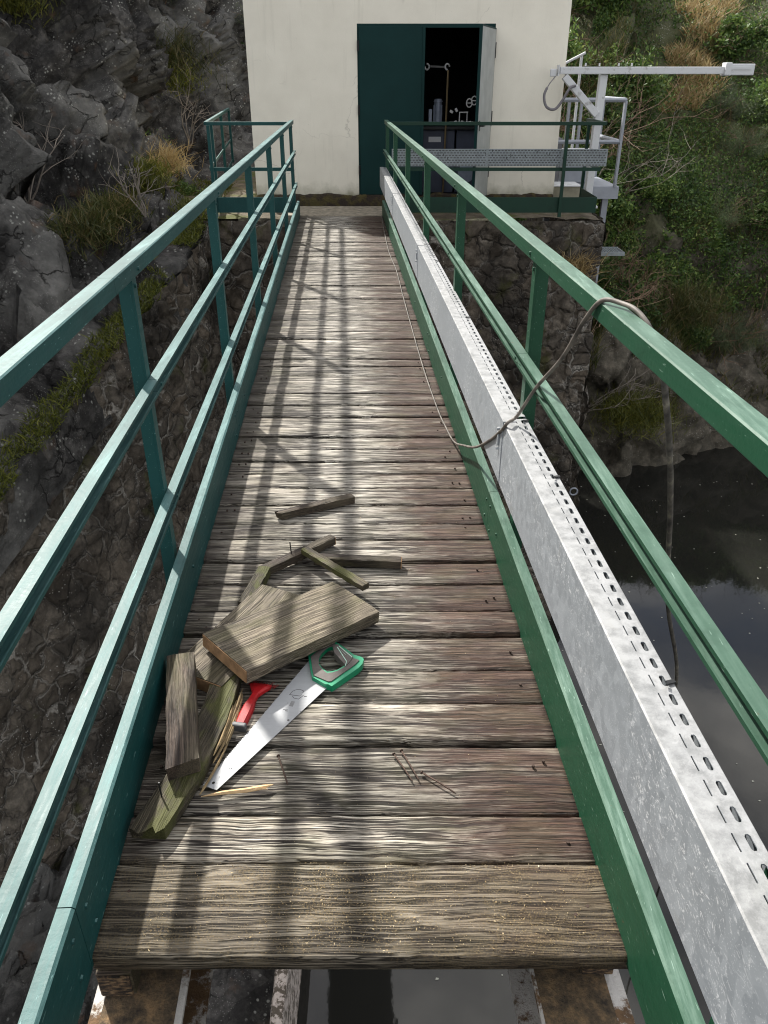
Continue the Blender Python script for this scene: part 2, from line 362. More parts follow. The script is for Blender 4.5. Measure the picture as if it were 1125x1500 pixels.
M_GRASS = foliage_mat('grass_blades', [(0, (.035, .055, .012)), (.4, (.10, .125, .025)), (.7, (.20, .18, .06)), (1, (.38, .28, .13))], .3)
M_DRY = foliage_mat('dry_grass_blades', [(0, (.30, .20, .08)), (.5, (.55, .40, .18)), (1, (.75, .60, .33))], .3)
M_MOSS = foliage_mat('moss', [(0, (.05, .065, .010)), (.5, (.13, .145, .018)), (1, (.27, .25, .03))], .15)
M_TWIG = simple('pale_twigs', (.21, .18, .15), .85, 0, .4, 6, .2)
M_BROWNTWIG = simple('brown_twigs', (.15, .095, .06), .85, 0, .4, 6, .2)

# ================================================================== LARGE STRUCTURE
# ---- rock faces
def cell_rand(p, k):
    h = math.sin(p[0] * 12.9898 + p[1] * 78.233 + p[2] * 37.719 + k * 4.1414) * 43758.5453
    return h - math.floor(h)
def facet(p, scale, amp, tilt):
    """flat tilted facets per voronoi cell: broken rock"""
    q = Vector((p[0] * scale, p[1] * scale, p[2] * scale * .8))
    q = q + noise.noise_vector(q * .7) * .14
    d, pts = noise.voronoi(q)
    c = pts[0]; r = cell_rand(c, 1) - .5
    v = q - c
    t = (cell_rand(c, 2) - .5) * v.x + (cell_rand(c, 3) - .5) * v.y + (cell_rand(c, 4) - .5) * v.z
    e = min(1, (d[1] - d[0]) * 5)
    return amp * (r + t * tilt) - (1 - e) * amp * .10
def surf(name, rows, nu, nv, disp, mat, **kw):
    """rows: list of poly-lines (same count of points) from bottom to top, resampled to nu x nv and pushed along the normal"""
    A = np.array(rows, dtype=float)                        # (k, m, 3)
    def resamp(A, n, axis):
        k = A.shape[axis]
        t = np.linspace(0, k - 1, n); i = np.minimum(t.astype(int), k - 2); f = t - i
        lo = np.take(A, i, axis); hi = np.take(A, i + 1, axis)
        sh = [1, 1, 1]; sh[axis] = n; f = f.reshape(sh)
        return lo * (1 - f) + hi * f
    G = resamp(resamp(A, nv, 0), nu, 1)
    for _ in range(2):                                     # soften the bends
        K = G.copy(); K[:, 1:-1] = (G[:, :-2] + 2 * G[:, 1:-1] + G[:, 2:]) / 4; G = K
    dU = np.gradient(G, axis=1); dV = np.gradient(G, axis=0)
    N = np.cross(dU, dV); N /= np.linalg.norm(N, axis=2, keepdims=True) + 1e-9
    D = np.empty((nv, nu))
    for j in range(nv):
        for i in range(nu): D[j, i] = disp(G[j, i], j / (nv - 1), i / (nu - 1))
    P = G + N * D[..., None]
    idx = np.arange(nv * nu).reshape(nv, nu)
    F = np.stack([idx[:-1, :-1], idx[:-1, 1:], idx[1:, 1:], idx[1:, :-1]], -1).reshape(-1, 4)
    me = npmesh(name, P.reshape(-1, 3), F)
    o = obj(name, me, mat, **kw)
    return o, P, N
def rock_disp(a=1.):
    def f(p, v, u):
        return a * (facet(p, .55, 1.0, 2.2) + facet((p[0] * 1.3, p[1], p[2] * .6), 1.6, .40, 2.4) + facet(p, 4.5, .10, 2.2) + .03 * noise.fractal(Vector(p) * 2.5, 1., 2., 5))
    return f
# left cliff: runs from the ledge behind the retaining wall up a leaning rock wall and round the back of the hut
ledge = [(-4.9, -1.5, -3.6), (-4.7, 1.0, -3.2), (-4.25, 3.5, -2.6), (-3.42, 6.0, -1.7), (-2.95, 8.0, -1.0), (-2.5, 9.7, -.42), (-2.42, 11.2, -.08), (-2.55, 13.5, -.04), (-2.9, 16.2, .1), (-2.2, 19, .6)]
clL = [(-5.15, -1.5, -3.5), (-5.0, 1.0, -3.1), (-4.55, 3.5, -2.5), (-3.75, 6.0, -1.62), (-3.3, 8.0, -.92), (-2.95, 9.7, -.36), (-3.05, 11.2, -.02), (-3.25, 13.5, .0), (-3.5, 16.2, .2), (-2.5, 19.3, .8)]
clB = [(-7.2, -1.5, -2.6), (-6.9, 1.0, -2.2), (-6.3, 3.5, -1.6), (-5.5, 6.0, -.9), (-5.0, 8.0, -.3), (-4.6, 9.7, .2), (-4.5, 11.2, .5), (-4.3, 13.5, .6), (-4.2, 16.2, .9), (-2.9, 20, 1.4)]
clM = [(-7.9, -1.5, 1.0), (-7.6, 1.0, 1.0), (-7.0, 3.5, 1.2), (-6.3, 6.0, 1.3), (-5.8, 8.0, 1.6), (-5.5, 9.9, 1.9), (-5.3, 11.8, 2.1), (-5.0, 14.2, 2.3), (-4.4, 17.6, 2.4), (-2.5, 22, 3)]
clT = [(-9.2, -1.5, 4.4), (-9.0, 1.0, 4.6), (-8.4, 3.5, 4.8), (-7.9, 6.0, 5.0), (-7.6, 8.3, 5.2), (-7.2, 10.7, 5.2), (-6.8, 13.4, 5.4), (-6.2, 16.6, 5.6), (-5.0, 21, 5.8), (-2, 25, 6)]
clU = [(-13, -1.5, 6.4), (-13, 1.0, 6.6), (-12.5, 3.5, 6.8), (-12, 6.0, 7.0), (-12, 8.3, 7.4), (-11.5, 12, 7.6), (-11, 16, 8), (-10, 20, 8), (-8, 26, 9), (-2, 31, 10)]
_, CP, CN = surf('cliff', [[(p[0] + .12, p[1], p[2] - .5) for p in ledge], [(p[0] + .03, p[1], p[2] + .02) for p in ledge], clL, clB, clM, clT, clU], 300, 210,
    lambda p, v, u: rock_disp(1.)(p, v, u) * min(1, max(.08, (v - .24) * 5)), M_ROCK, kind='structure')
# riverbed rocks low on the left, below the retaining wall
rb0 = [(-.95, -3, -5.75), (-.95, 0, -5.75), (-1.0, 4, -5.75), (-1.1, 8, -5.9), (-1.2, 11.2, -6.2)]
rb1 = [(-2.0, -3, -5.6), (-2.0, 0, -5.6), (-2.2, 4, -5.6), (-2.0, 8, -5.9), (-1.9, 11.2, -6.1)]
rb2 = [(-3.2, -3, -5.3), (-3.2, 0, -5.2), (-3.2, 4, -5.2), (-2.6, 8, -5.7), (-2.3, 11.2, -6.0)]
rb3 = [(-5.2, -3, -4.6), (-5.0, 0, -4.7), (-4.6, 4, -4.8), (-3.6, 8, -5.2), (-2.9, 11.2, -5.8)]
surf('riverbed_rocks', [rb0[::-1], rb1[::-1], rb2[::-1], rb3[::-1]], 170, 80,
    lambda p, v, u: min(1, v * 2.2) * (facet(p, 1.3, .55, 1.6) + facet(p, 3.6, .26, 2.0)) + .04 * noise.fractal(Vector(p) * 5, 1., 2., 4) + .03, M_ROCK, kind='structure')
# ---- rubble masonry: retaining wall on the left, abutment under the hut
def stone_disp(p, v, u):
    q = Vector((p[0] * 3.6, p[1] * 3.6, p[2] * 3.6)); q = q + noise.noise_vector(q * .6) * .3
    d, pts = noise.voronoi(q)
    e = min(1, (d[1] - d[0]) * 3)
    return (e ** .6) * .055 + (cell_rand(pts[0], 1) - .5) * .05 + .14 * noise.fractal(Vector(p) * .9, 1., 2., 4)
def wall_rows(path, zb, batter):
    top = [Vector(p) for p in path]; bot = []
    for i, p in enumerate(top):
        d = (top[min(i + 1, len(top) - 1)] - top[max(i - 1, 0)]); n = Vector((d.y, -d.x, 0)).normalized()
        bot.append((p.x + n.x * (p.z - zb) * batter, p.y + n.y * (p.z - zb) * batter, zb))
    return [bot, [tuple((a + Vector(b)) / 2) for a, b in zip(top, bot)], [tuple(t) for t in top]]
wpath = [(p[0], p[1], p[2] + .02) for p in ledge[:6]] + [(-2.35, 10.95, -.06)]
surf('retaining_wall', wall_rows(wpath, -6.7, .09), 330, 170, stone_disp, M_MASON,
     label='dark rubble stone retaining wall left of the bridge with grass along its sloping top', cat='wall')
ab = [(-2.42, 10.93, -.07), (-1.2, 10.90, -.07), (.2, 10.90, -.07), (1.6, 10.90, -.07), (2.84, 10.90, -.07)]
abut = thing('bridge_abutment', 'rubble stone abutment wall carrying the white hut at the far end', 'wall')
surf('stone_face', wall_rows(ab, -6.9, .01), 200, 210, stone_disp, M_MASON, parent=abut)
ab2 = [(2.88, 10.9, -.07), (2.90, 12.3, -.07), (2.92, 13.6, -.07), (2.92, 15.0, -.07), (2.92, 17.2, -.07)]
surf('stone_side', wall_rows(ab2, -6.9, .02), 120, 130, stone_disp, M_MASON, parent=abut)
bm = bmesh.new()                                            # dressed corner stones
z = -.1
while z > -6.9:
    hh = random.uniform(.25, .42); box(bm, (2.80 + random.uniform(-.02, .02), 10.98, z - hh / 2), (random.uniform(.2, .34), .3, hh - .012), None, .03); z -= hh
obj('corner_stones', bm, M_MASON, abut)
# ---- ground in front of and beside the hut
M_CONC = simple('worn_concrete', (.27, .235, .18), .9, 0, .5, 14, .7)
def dirt_mat():
    q = NT('dirt'); c = q.co(); n = q.noise(c, 5, 9, .7)
    col = q.ramp(n, [(.3, (.05, .04, .025)), (.5, (.13, .105, .07)), (.7, (.24, .20, .14))])
    col = q.mix(q.ramp(q.noise(c, 2.2, 6), [(.48, 0), (.58, 1)]), col, q.mix(n, (.03, .04, .008), (.14, .14, .03)))
    return q.fin(col, .95, 0, q.bump(q.noise(c, 30, 8, .7), .8, .03))
M_DIRT = dirt_mat()
bm = bmesh.new()
nx, ny = 70, 90
vs = {}
for j in range(ny + 1):
    for i in range(nx + 1):
        x = -3.5 + 6.38 * i / nx; y = 10.93 + 8 * j / ny
        vs[i, j] = bm.verts.new((x, y, -.055 + .035 * noise.fractal(Vector((x * 3, y * 3, 0)), 1, 2, 4) + max(0, (y - 11.75)) * (.10 if y < 12.2 else 0) + (.045 if y >= 12.2 else 0)))
for j in range(ny):
    for i in range(nx): bm.faces.new((vs[i, j], vs[i + 1, j], vs[i + 1, j + 1], vs[i, j + 1]))
obj('ground', bm, M_DIRT, kind='structure')
bm = bmesh.new(); box(bm, (-.55, 11.28, -.075), (1.62, .86, .15), None, .012)
obj('path', bm, M_CONC, kind='structure')
# ---- water
def water_mat():
    q = NT('dark_water'); c = q.co()
    n = q.noise(c, 1.2, 4); n2 = q.noise(q.co((1, 1, 1)), 7, 3)
    h = q.math('ADD', q.math('MULTIPLY', n, .6), q.math('MULTIPLY', n2, .12))
    q.fin((.016, .016, .014), .03, 0, q.bump(h, .06, .03), .5); q.p.inputs['IOR'].default_value = 1.47
    return q.m
bm = bmesh.new(); bmesh.ops.create_grid(bm, x_segments=4, y_segments=4, size=60)
bmesh.ops.translate(bm, verts=bm.verts, vec=(10, 10, -6.5))
obj('water', bm, water_mat(), kind='structure')
V, F = [], []
for k in range(420):
    x, y = random.uniform(-.6, 9), random.uniform(2, 16); l = random.uniform(.008, .022); a = random.uniform(0, 6.28)
    b_ = len(V); V += [(x + l * math.cos(a + q), y + l * (.6 if q % 2 else 1) * math.sin(a + q), -6.494) for q in (0, 1.57, 3.14, 4.71)]; F.append((b_, b_ + 1, b_ + 2, b_ + 3))
obj('floating_specks', npmesh('floating_specks', V, F), simple('pale_specks', (.45, .45, .38), .8), kind='stuff', label='tiny pale specks floating on the dark water')
# ---- the far bank: steep overgrown hillside on the right and behind the hut
shore = [(-6, 22), (-2, 19.5), (1.5, 17.6), (3.6, 16.3), (5.6, 16.1), (7.4, 17.0), (9.2, 17.9), (12.5, 18.6), (18, 18.4), (26, 15.5), (34, 8), (39, -4), (40, -16)]
def bank_rows():
    S = [Vector((x, y, 0)) for x, y in shore]
    prof = [(0, -7.0), (.35, -5.6), (1.0, -4.0), (2.0, -2.4), (3.6, -.8), (6, 1.0), (9.5, 3.1), (14, 4.7), (21, 6.5), (34, 8.5)]
    rows = []
    for r, z in prof:
        row = []
        for i, p in enumerate(S):
            d = (S[min(i + 1, len(S) - 1)] - S[max(i - 1, 0)]); n = Vector((-d.y, d.x, 0)).normalized()
            q = p + n * r; row.append((q.x, q.y, z))
        rows.append(row)
    return rows
def bank_mat():
    q = NT('bank_soil_and_rock'); c = q.co(); n = q.noise(c, 4, 10, .7); b = q.noise(c, .8, 6)
    col = q.ramp(n, [(.3, (.03, .026, .02)), (.5, (.085, .075, .055)), (.7, (.18, .155, .12))])
    xyz = q.n('SeparateXYZ', {0: q.tc.outputs['Object']})
    m = q.ramp(q.math('ADD', q.math('MULTIPLY', xyz.outputs['Z'], .12), b), [(.15, 0), (.5, 1)])
    col = q.mix(m, col, q.mix(n, (.02, .028, .01), (.10, .10, .04)))
    li = q.vor(c, 16, 'F1'); col = q.mix(q.math('MULTIPLY', q.ramp(li, [(.14, .8), (.22, 0)]), q.ramp(q.noise(c, 1.4, 4), [(.52, 0), (.6, 1)])), col, (.4, .38, .34))
    return q.fin(col, .95, 0, q.bump(n, .9, .08))
_, BP, BN = surf('hillside', bank_rows(), 330, 170,
    lambda p, v, u: min(1, .25 + v * 6) * (1 if v < .38 else .45) * (facet(p, .6, .9, .9) + facet(p, 2.0, .30, 1.) + .1 * noise.fractal(Vector(p) * 1.5, 1, 2, 4)), bank_mat(), kind='structure')
# ---- low concrete sill between the rocks and the water under the bridge
bm = bmesh.new()
M_FLAKE = (lambda q: q.fin(q.mix(q.ramp(q.noise(q.co(), 16, 8, .7), [(.48, 0), (.54, 1)]), (.50, .43, .38), (.10, .08, .06)), .9, 0, q.bump(q.noise(q.co(), 30, 6), .6, .02)))(NT('flaking_concrete'))
n = 90
rows = []
for i in range(n + 1):
    y = -3 + 12 * i / n; jx = .028 * noise.fractal(Vector((y * 3.5, 0, 3)), 1, 2, 5)
    rows.append([bm.verts.new(p) for p in ((-.97 - .02 * y * 0 + jx, y, -6.8), (-.97 + jx, y, -5.42), (-.955 + jx, y, -5.40), (-.868, y, -5.40), (-.858, y, -5.415), (-.85, y, -6.8))])
for a, b_ in zip(rows, rows[1:]):
    for k in range(5): bm.faces.new((a[k], a[k + 1], b_[k + 1], b_[k]))
obj('concrete_sill', bm, M_FLAKE, label='low pale flaking concrete sill along the water under the bridge', cat='wall')

# ---- the hut
def plaster_mat():
    q = NT('cream_plaster'); c = q.co(); n = q.noise(c, 2.5, 8, .6)
    col = q.ramp(n, [(.3, (.80, .755, .645)), (.7, (.88, .835, .72))])
    xyz = q.n('SeparateXYZ', {0: q.tc.outputs['Object']})
    h = q.math('ADD', xyz.outputs['Z'], q.math('MULTIPLY', q.noise(c, 6, 7, .65), .36))
    col = q.mix(q.ramp(h, [(.22, 1), (.46, 0)]), col, (.42, .40, .30))
    col = q.mix(q.math('MULTIPLY', q.ramp(h, [(.16, 1), (.33, 0)]), .8), col, (.14, .125, .07))
    st = q.noise(q.co((9, 1, .7)), 1, 6, .6); col = q.mix(q.ramp(st, [(.58, 0), (.75, .25)]), col, (.5, .47, .38))
    ck = q.n('TexVoronoi', {'Vector': q.co(add=q.n('VectorMath', {0: q.n('TexNoise', {'Vector': c, 'Scale': 2.5, 'Detail': 8.}).outputs['Color'], 1: (.6, .6, .6)}, operation='MULTIPLY').outputs[0]), 'Scale': .8}, feature='DISTANCE_TO_EDGE').outputs['Distance']
    col = q.mix(q.math('MULTIPLY', q.ramp(ck, [(0, .55), (.006, 0)]), q.ramp(q.noise(c, 1.3, 3), [(.5, 0), (.6, 1)])), col, (.35, .32, .26))
    col = q.mix(q.ramp(q.noise(c, 34, 3), [(.70, 0), (.74, .35)]), col, (.45, .42, .34))
    return q.fin(col, .9, 0, q.bump(q.noise(c, 60, 5), .25, .006), .2)
M_PLAST = plaster_mat()
FY = 11.95
hut = thing('hut', 'cream plastered hut with a dark green double door at the end of the bridge', 'hut', None, (.3, FY, 0))
def hobj(name, bm, mat, parent=None, **k):
    bmesh.ops.translate(bm, verts=bm.verts, vec=(-.3, -FY, 0)); return obj(name, bm, mat, parent or hut, **k)
x0, x1, zt = -1.82, 2.42, 2.78
dx0, dx1, dz0, dz1 = -.355, 1.46, .10, 2.20
bm = bmesh.new()
T = .2
def wbox(a, b_): box(bm, [(p + q) / 2 for p, q in zip(a, b_)], [q - p for p, q in zip(a, b_)])
wbox((x0, FY, -.1), (dx0, FY + T, zt)); wbox((dx1, FY, -.1), (x1, FY + T, zt)); wbox((dx0, FY, dz1), (dx1, FY + T, zt)); wbox((dx0, FY, -.1), (dx1, FY + T, dz0 - .02))
wbox((x0, FY + T, -.1), (x0 + T, FY + 4, zt)); wbox((x1 - T, FY + T, -.1), (x1, FY + 4, zt)); wbox((x0 + T, FY + 4 - T, -.1), (x1 - T, FY + 4, zt))
hobj('wall', bm, M_PLAST)
bm = bmesh.new(); box(bm, (.3, FY + 2, zt + .075), (4.24 + .02, 4.02, .15), None, .01); hobj('roof', bm, M_CONC)
# mossy ragged foot of the wall
M_MOSSROCK = (lambda q: q.fin(q.mix(q.ramp(q.noise(q.co(), 9, 6), [(.45, 0), (.6, 1)]), (.035, .025, .018), (.075, .06, .02)), 1, 0, q.bump(q.noise(q.co(), 40, 6), .9, .02)))(NT('mossy_plinth'))
bm = bmesh.new(); n = 150; rows = []
for i in range(n + 1):
    x = x0 + (x1 - x0) * i / n; t = .13 + .05 * noise.fractal(Vector((x * 3, 1, 0)), 1, 2, 5); d = .05 + .03 * noise.noise(Vector((x * 7, 0, 5)))
    rows.append([bm.verts.new(p) for p in ((x, FY - d - .03, -.08), (x, FY - d, t * .45), (x, FY - d * .6, t * .85), (x, FY - .004, t), (x, FY + .01, t))])
for a, b_ in zip(rows, rows[1:]):
    for k in range(4): bm.faces.new((a[k], b_[k], b_[k + 1], a[k + 1]))
hobj('mossy_plinth', bm, M_MOSSROCK)
M_DOOR = (lambda q: q.fin(q.mix(q.ramp(q.noise(q.co(), 3, 6), [(.3, 0), (.7, 1)]), (.003, .026, .025), (.005, .034, .033)), .62, 0, q.bump(q.noise(q.co(), 3, 2), .1, .01), .18))(NT('dark_green_door_paint'))
M_DOORSHEEN = simple('grey_door_sheen', (.36, .375, .36), .55, 0, .15, 5, .05)
M_BLACK = simple('black_metal', (.012, .013, .014), .5, .2, .3, 20, .05)
bm = bmesh.new()                                               # frame
bar(bm, (dx0 + .012, FY + .03, dz0), (dx0 + .012, FY + .03, dz1), .05, .025, (1, 0, 0)); bar(bm, (dx1 - .012, FY + .03, dz0), (dx1 - .012, FY + .03, dz1), .05, .025, (1, 0, 0))
box(bm, ((dx0 + dx1) / 2, FY + .03, dz1 - .022), (dx1 - dx0 - .05, .05, .045))
hobj('door_frame', bm, M_DOOR)
bm = bmesh.new(); box(bm, (dx0 + .025 + .435, FY - .004, (dz0 + dz1) / 2 - .005), (.87, .04, dz1 - dz0 - .06), None, .004)
box(bm, (dx0 + .025 + .435 + .42, FY - .03, (dz0 + dz1) / 2 - .005), (.035, .012, dz1 - dz0 - .06), None, .002)
dl = hobj('door', bm, M_DOOR)
for z in (.45, 1.2, 1.95):
    bm = bmesh.new(); cyl(bm, (dx0 + .012, FY - .03, z - .06), (dx0 + .012, FY - .03, z + .06), .013); hobj('hinge', bm, M_BLACK, dl)
# open leaf, swung outward ~72 degrees
def leaf(bm, a, b_, y0, y1, z0, z1, bev=0):
    """a..b_ distance from the hinge along the leaf, y thickness"""
    ang = R(180 + 72); ux, uy = math.cos(ang), math.sin(ang); nx_, ny_ = -uy, ux       # leaf direction and its normal
    c = [(a + b_) / 2, (y0 + y1) / 2]
    rot = Matrix(((ux, nx_, 0), (uy, ny_, 0), (0, 0, 1)))
    box(bm, (dx1 - .01 + ux * c[0] + nx_ * c[1], FY - .03 + uy * c[0] + ny_ * c[1], (z0 + z1) / 2), (b_ - a, y1 - y0, z1 - z0), rot, bev)
bm = bmesh.new(); leaf(bm, 0, .88, -.02, .018, dz0 + .01, dz1 - .05, .003)
d2 = hobj('door', bm, M_DOOR, label='open dark green door leaf with a grey sheen painted on its face')
bm = bmesh.new(); leaf(bm, .03, .87, .0185, .0215, dz0 + .03, dz1 - .07); hobj('sheen_panel', bm, M_DOORSHEEN, d2)  # grey panel stands in for the glossy reflection on the green leaf
bm = bmesh.new(); leaf(bm, .78, .80, .021, .07, 1.03, 1.05); leaf(bm, .69, .80, .066, .08, 1.03, 1.052, .003); leaf(bm, .772, .808, .021, .027, .98, 1.10); hobj('handle', bm, M_BLACK, d2)
for z in (.45, 1.1, 1.9):
    bm = bmesh.new(); leaf(bm, -.012, .03, -.03, .028, z - .09, z + .09, .004); hobj('hinge', bm, M_BLACK, d2)
# dark room inside
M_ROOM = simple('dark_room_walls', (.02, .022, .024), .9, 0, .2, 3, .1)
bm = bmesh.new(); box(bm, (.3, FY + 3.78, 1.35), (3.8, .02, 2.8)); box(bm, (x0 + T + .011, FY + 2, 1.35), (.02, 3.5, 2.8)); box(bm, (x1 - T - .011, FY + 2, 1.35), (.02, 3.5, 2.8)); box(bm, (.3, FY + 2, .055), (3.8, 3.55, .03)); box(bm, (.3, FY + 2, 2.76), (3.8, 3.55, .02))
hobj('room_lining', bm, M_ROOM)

# ================================================================== FOOTBRIDGE
M_BEAM = (lambda q: q.fin(q.mix(q.ramp(q.noise(q.co(), 10, 9, .72), [(.50, 0), (.56, 1)]), (.60, .57, .53), q.mix(q.noise(q.co(), 45, 5), (.035, .022, .014), (.26, .15, .07))), .85, 0, q.bump(q.noise(q.co(), 50, 7, .7), .9, .008)))(NT('flaking_painted_steel'))
M_RUST = (lambda q: q.fin(q.ramp(q.noise(q.co(), 30, 9, .75), [(.35, (.035, .027, .02)), (.5, (.12, .085, .05)), (.66, (.27, .17, .085))]), .95, 0, q.bump(q.noise(q.co(), 90, 7, .7), .9, .008)))(NT('rusty_dirty_flange'))
M_ROT = (lambda q: q.fin(q.ramp(q.noise(q.co((1, 1, 3)), 45, 7, .7), [(.42, (.012, .009, .006)), (.52, (.09, .055, .03)), (.62, (.26, .17, .09))]), .9, 0, q.bump(q.noise(q.co((1, 1, 3)), 45, 7, .7), 1, .01)))(NT('rotten_end_grain'))
bridge = thing('footbridge', 'narrow footbridge decked with grey weathered boards on two rusty beams', 'bridge')
edges = [.936, 1.155, 1.290, 1.517, 1.674, 1.821, 1.986, 2.118, 2.28, 2.42, 2.575, 2.70, 2.86, 3.02]
while edges[-1] < 10.62: edges.append(edges[-1] + random.uniform(.13, .178))
edges[-1] = 10.80
def plank_geo(y0, y1, idx, V, F, Tn):
    """one sawn board, edges wavy, running along X and cut on the skew of the bridge"""
    ns = 60; base = len(V)
    gap = random.choice([.004, .005, .0055, .007, .009]); th = .042
    zo = random.uniform(-.006, .005); tl = random.uniform(-.003, .003)
    w0 = random.uniform(-.006, .003); w1 = random.uniform(-.006, .003)
    if idx == 0: zo = .004; gap = .002
    for k in range(ns + 1):
        f = k / ns
        row = []
        xa = -.545 + 1.090 * f + (w0 * (1 - f) + w1 * f)
        bow = tl * math.sin(f * math.pi)
        a = y0 + gap + .0028 * noise.noise(Vector((f * 9, y0 * 31, 0))) + (.003 * noise.noise(Vector((f * 60, y0 * 31, 0)))) + bow * .5
        b_ = y1 - gap + .0028 * noise.noise(Vector((f * 9, y1 * 17, 7))) + (.003 * noise.noise(Vector((f * 60, y1 * 31, 0)))) + bow * .5
        zz = zo + bow
        for (y, z) in ((a, -th), (a, -.006), (a + .004, -.001), (a + (b_ - a) * .33, .0006 * noise.noise(Vector((f * 20, y0, 3)))), (a + (b_ - a) * .66, 0), (b_ - .004, -.001), (b_, -.006), (b_, -th)):
            row.append((xa - .0518 * y, y, z + zz))
        V.extend(row)
    for k in range(ns):
        for j in range(8):
            a = base + k * 8 + j; b_ = base + k * 8 + (j + 1) % 8
            F.append((a, b_, b_ + 8, a + 8)); Tn.append(idx * .731 % 7.)
    for e in (0, ns):
        o_ = base + e * 8
        F.append((o_, o_ + 1, o_ + 6, o_ + 7)); F.append((o_ + 1, o_ + 2, o_ + 5, o_ + 6)); F.append((o_ + 2, o_ + 3, o_ + 4, o_ + 5)); Tn += [idx * .731 % 7.] * 3
V, F, Tn = [], [], []
for i, (a, b_) in enumerate(zip(edges, edges[1:])): plank_geo(a, b_, i, V, F, Tn)
me = npmesh('deck', V, F, Tn); b2 = bmesh.new(); b2.from_mesh(me); bmesh.ops.recalc_face_normals(b2, faces=b2.faces); b2.to_mesh(me); b2.free()
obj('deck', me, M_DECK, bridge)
for sgn in (-1, 1):                                     # steel I-beams
    bm = bmesh.new(); c = .462 * sgn
    prof = [(-.095, -.13), (.095, -.13), (.095, -.142), (.006, -.146), (.006, -.378), (.095, -.382), (.095, -.394), (-.095, -.394), (-.095, -.382), (-.006, -.378), (-.006, -.146), (-.095, -.142)]
    extrude(bm, [(x, z) for x, z in prof], B(c, -2.5, 0), B(c, 11.0, 0))
    bo = obj('beam', bm, M_BEAM, bridge)
    bm = bmesh.new(); extrude(bm, [(-.072, -.1295), (.080, -.1295), (.080, -.127), (-.072, -.127)] if sgn < 0 else [(-.088, -.1295), (.06, -.1295), (.06, -.127), (-.088, -.127)], B(c, -2.5, 0), B(c, 11.0, 0))
    obj('rust_crust', bm, M_RUST, bo)
    bm = bmesh.new(); sx = .505 * sgn
    extrude(bm, [(-.036, -.122), (.036, -.122), (.036, -.047), (-.036, -.047)], B(sx, .962 if sgn < 0 else .955, 0), B(sx, 10.7, 0))
    nb = obj('bearer', bm, M_DARKW, bridge, label='timber bearer lying on the steel beam')
    bm = bmesh.new(); box(bm, B(sx, (.962 if sgn < 0 else .955) - .003, -.086), (.066, .006, .066), None, .002); obj('cut_end', bm, M_ROT, nb)
# old nail heads over the bearers
M_NAILH = simple('rusty_nail_heads', (.07, .045, .035), .8, .3)
for i, (a, b_) in enumerate(zip(edges[:26], edges[1:27])):
    for s in (-.50, -.47, .46, .49):
        if random.random() < .6:
            y = a + (b_ - a) * random.uniform(.25, .75); bm = bmesh.new(); cyl(bm, (s - .0518 * y, y, -.002), (s - .0518 * y, y, .0045), .004, .0038, 8); obj('nail_head', bm, M_NAILH, bridge)

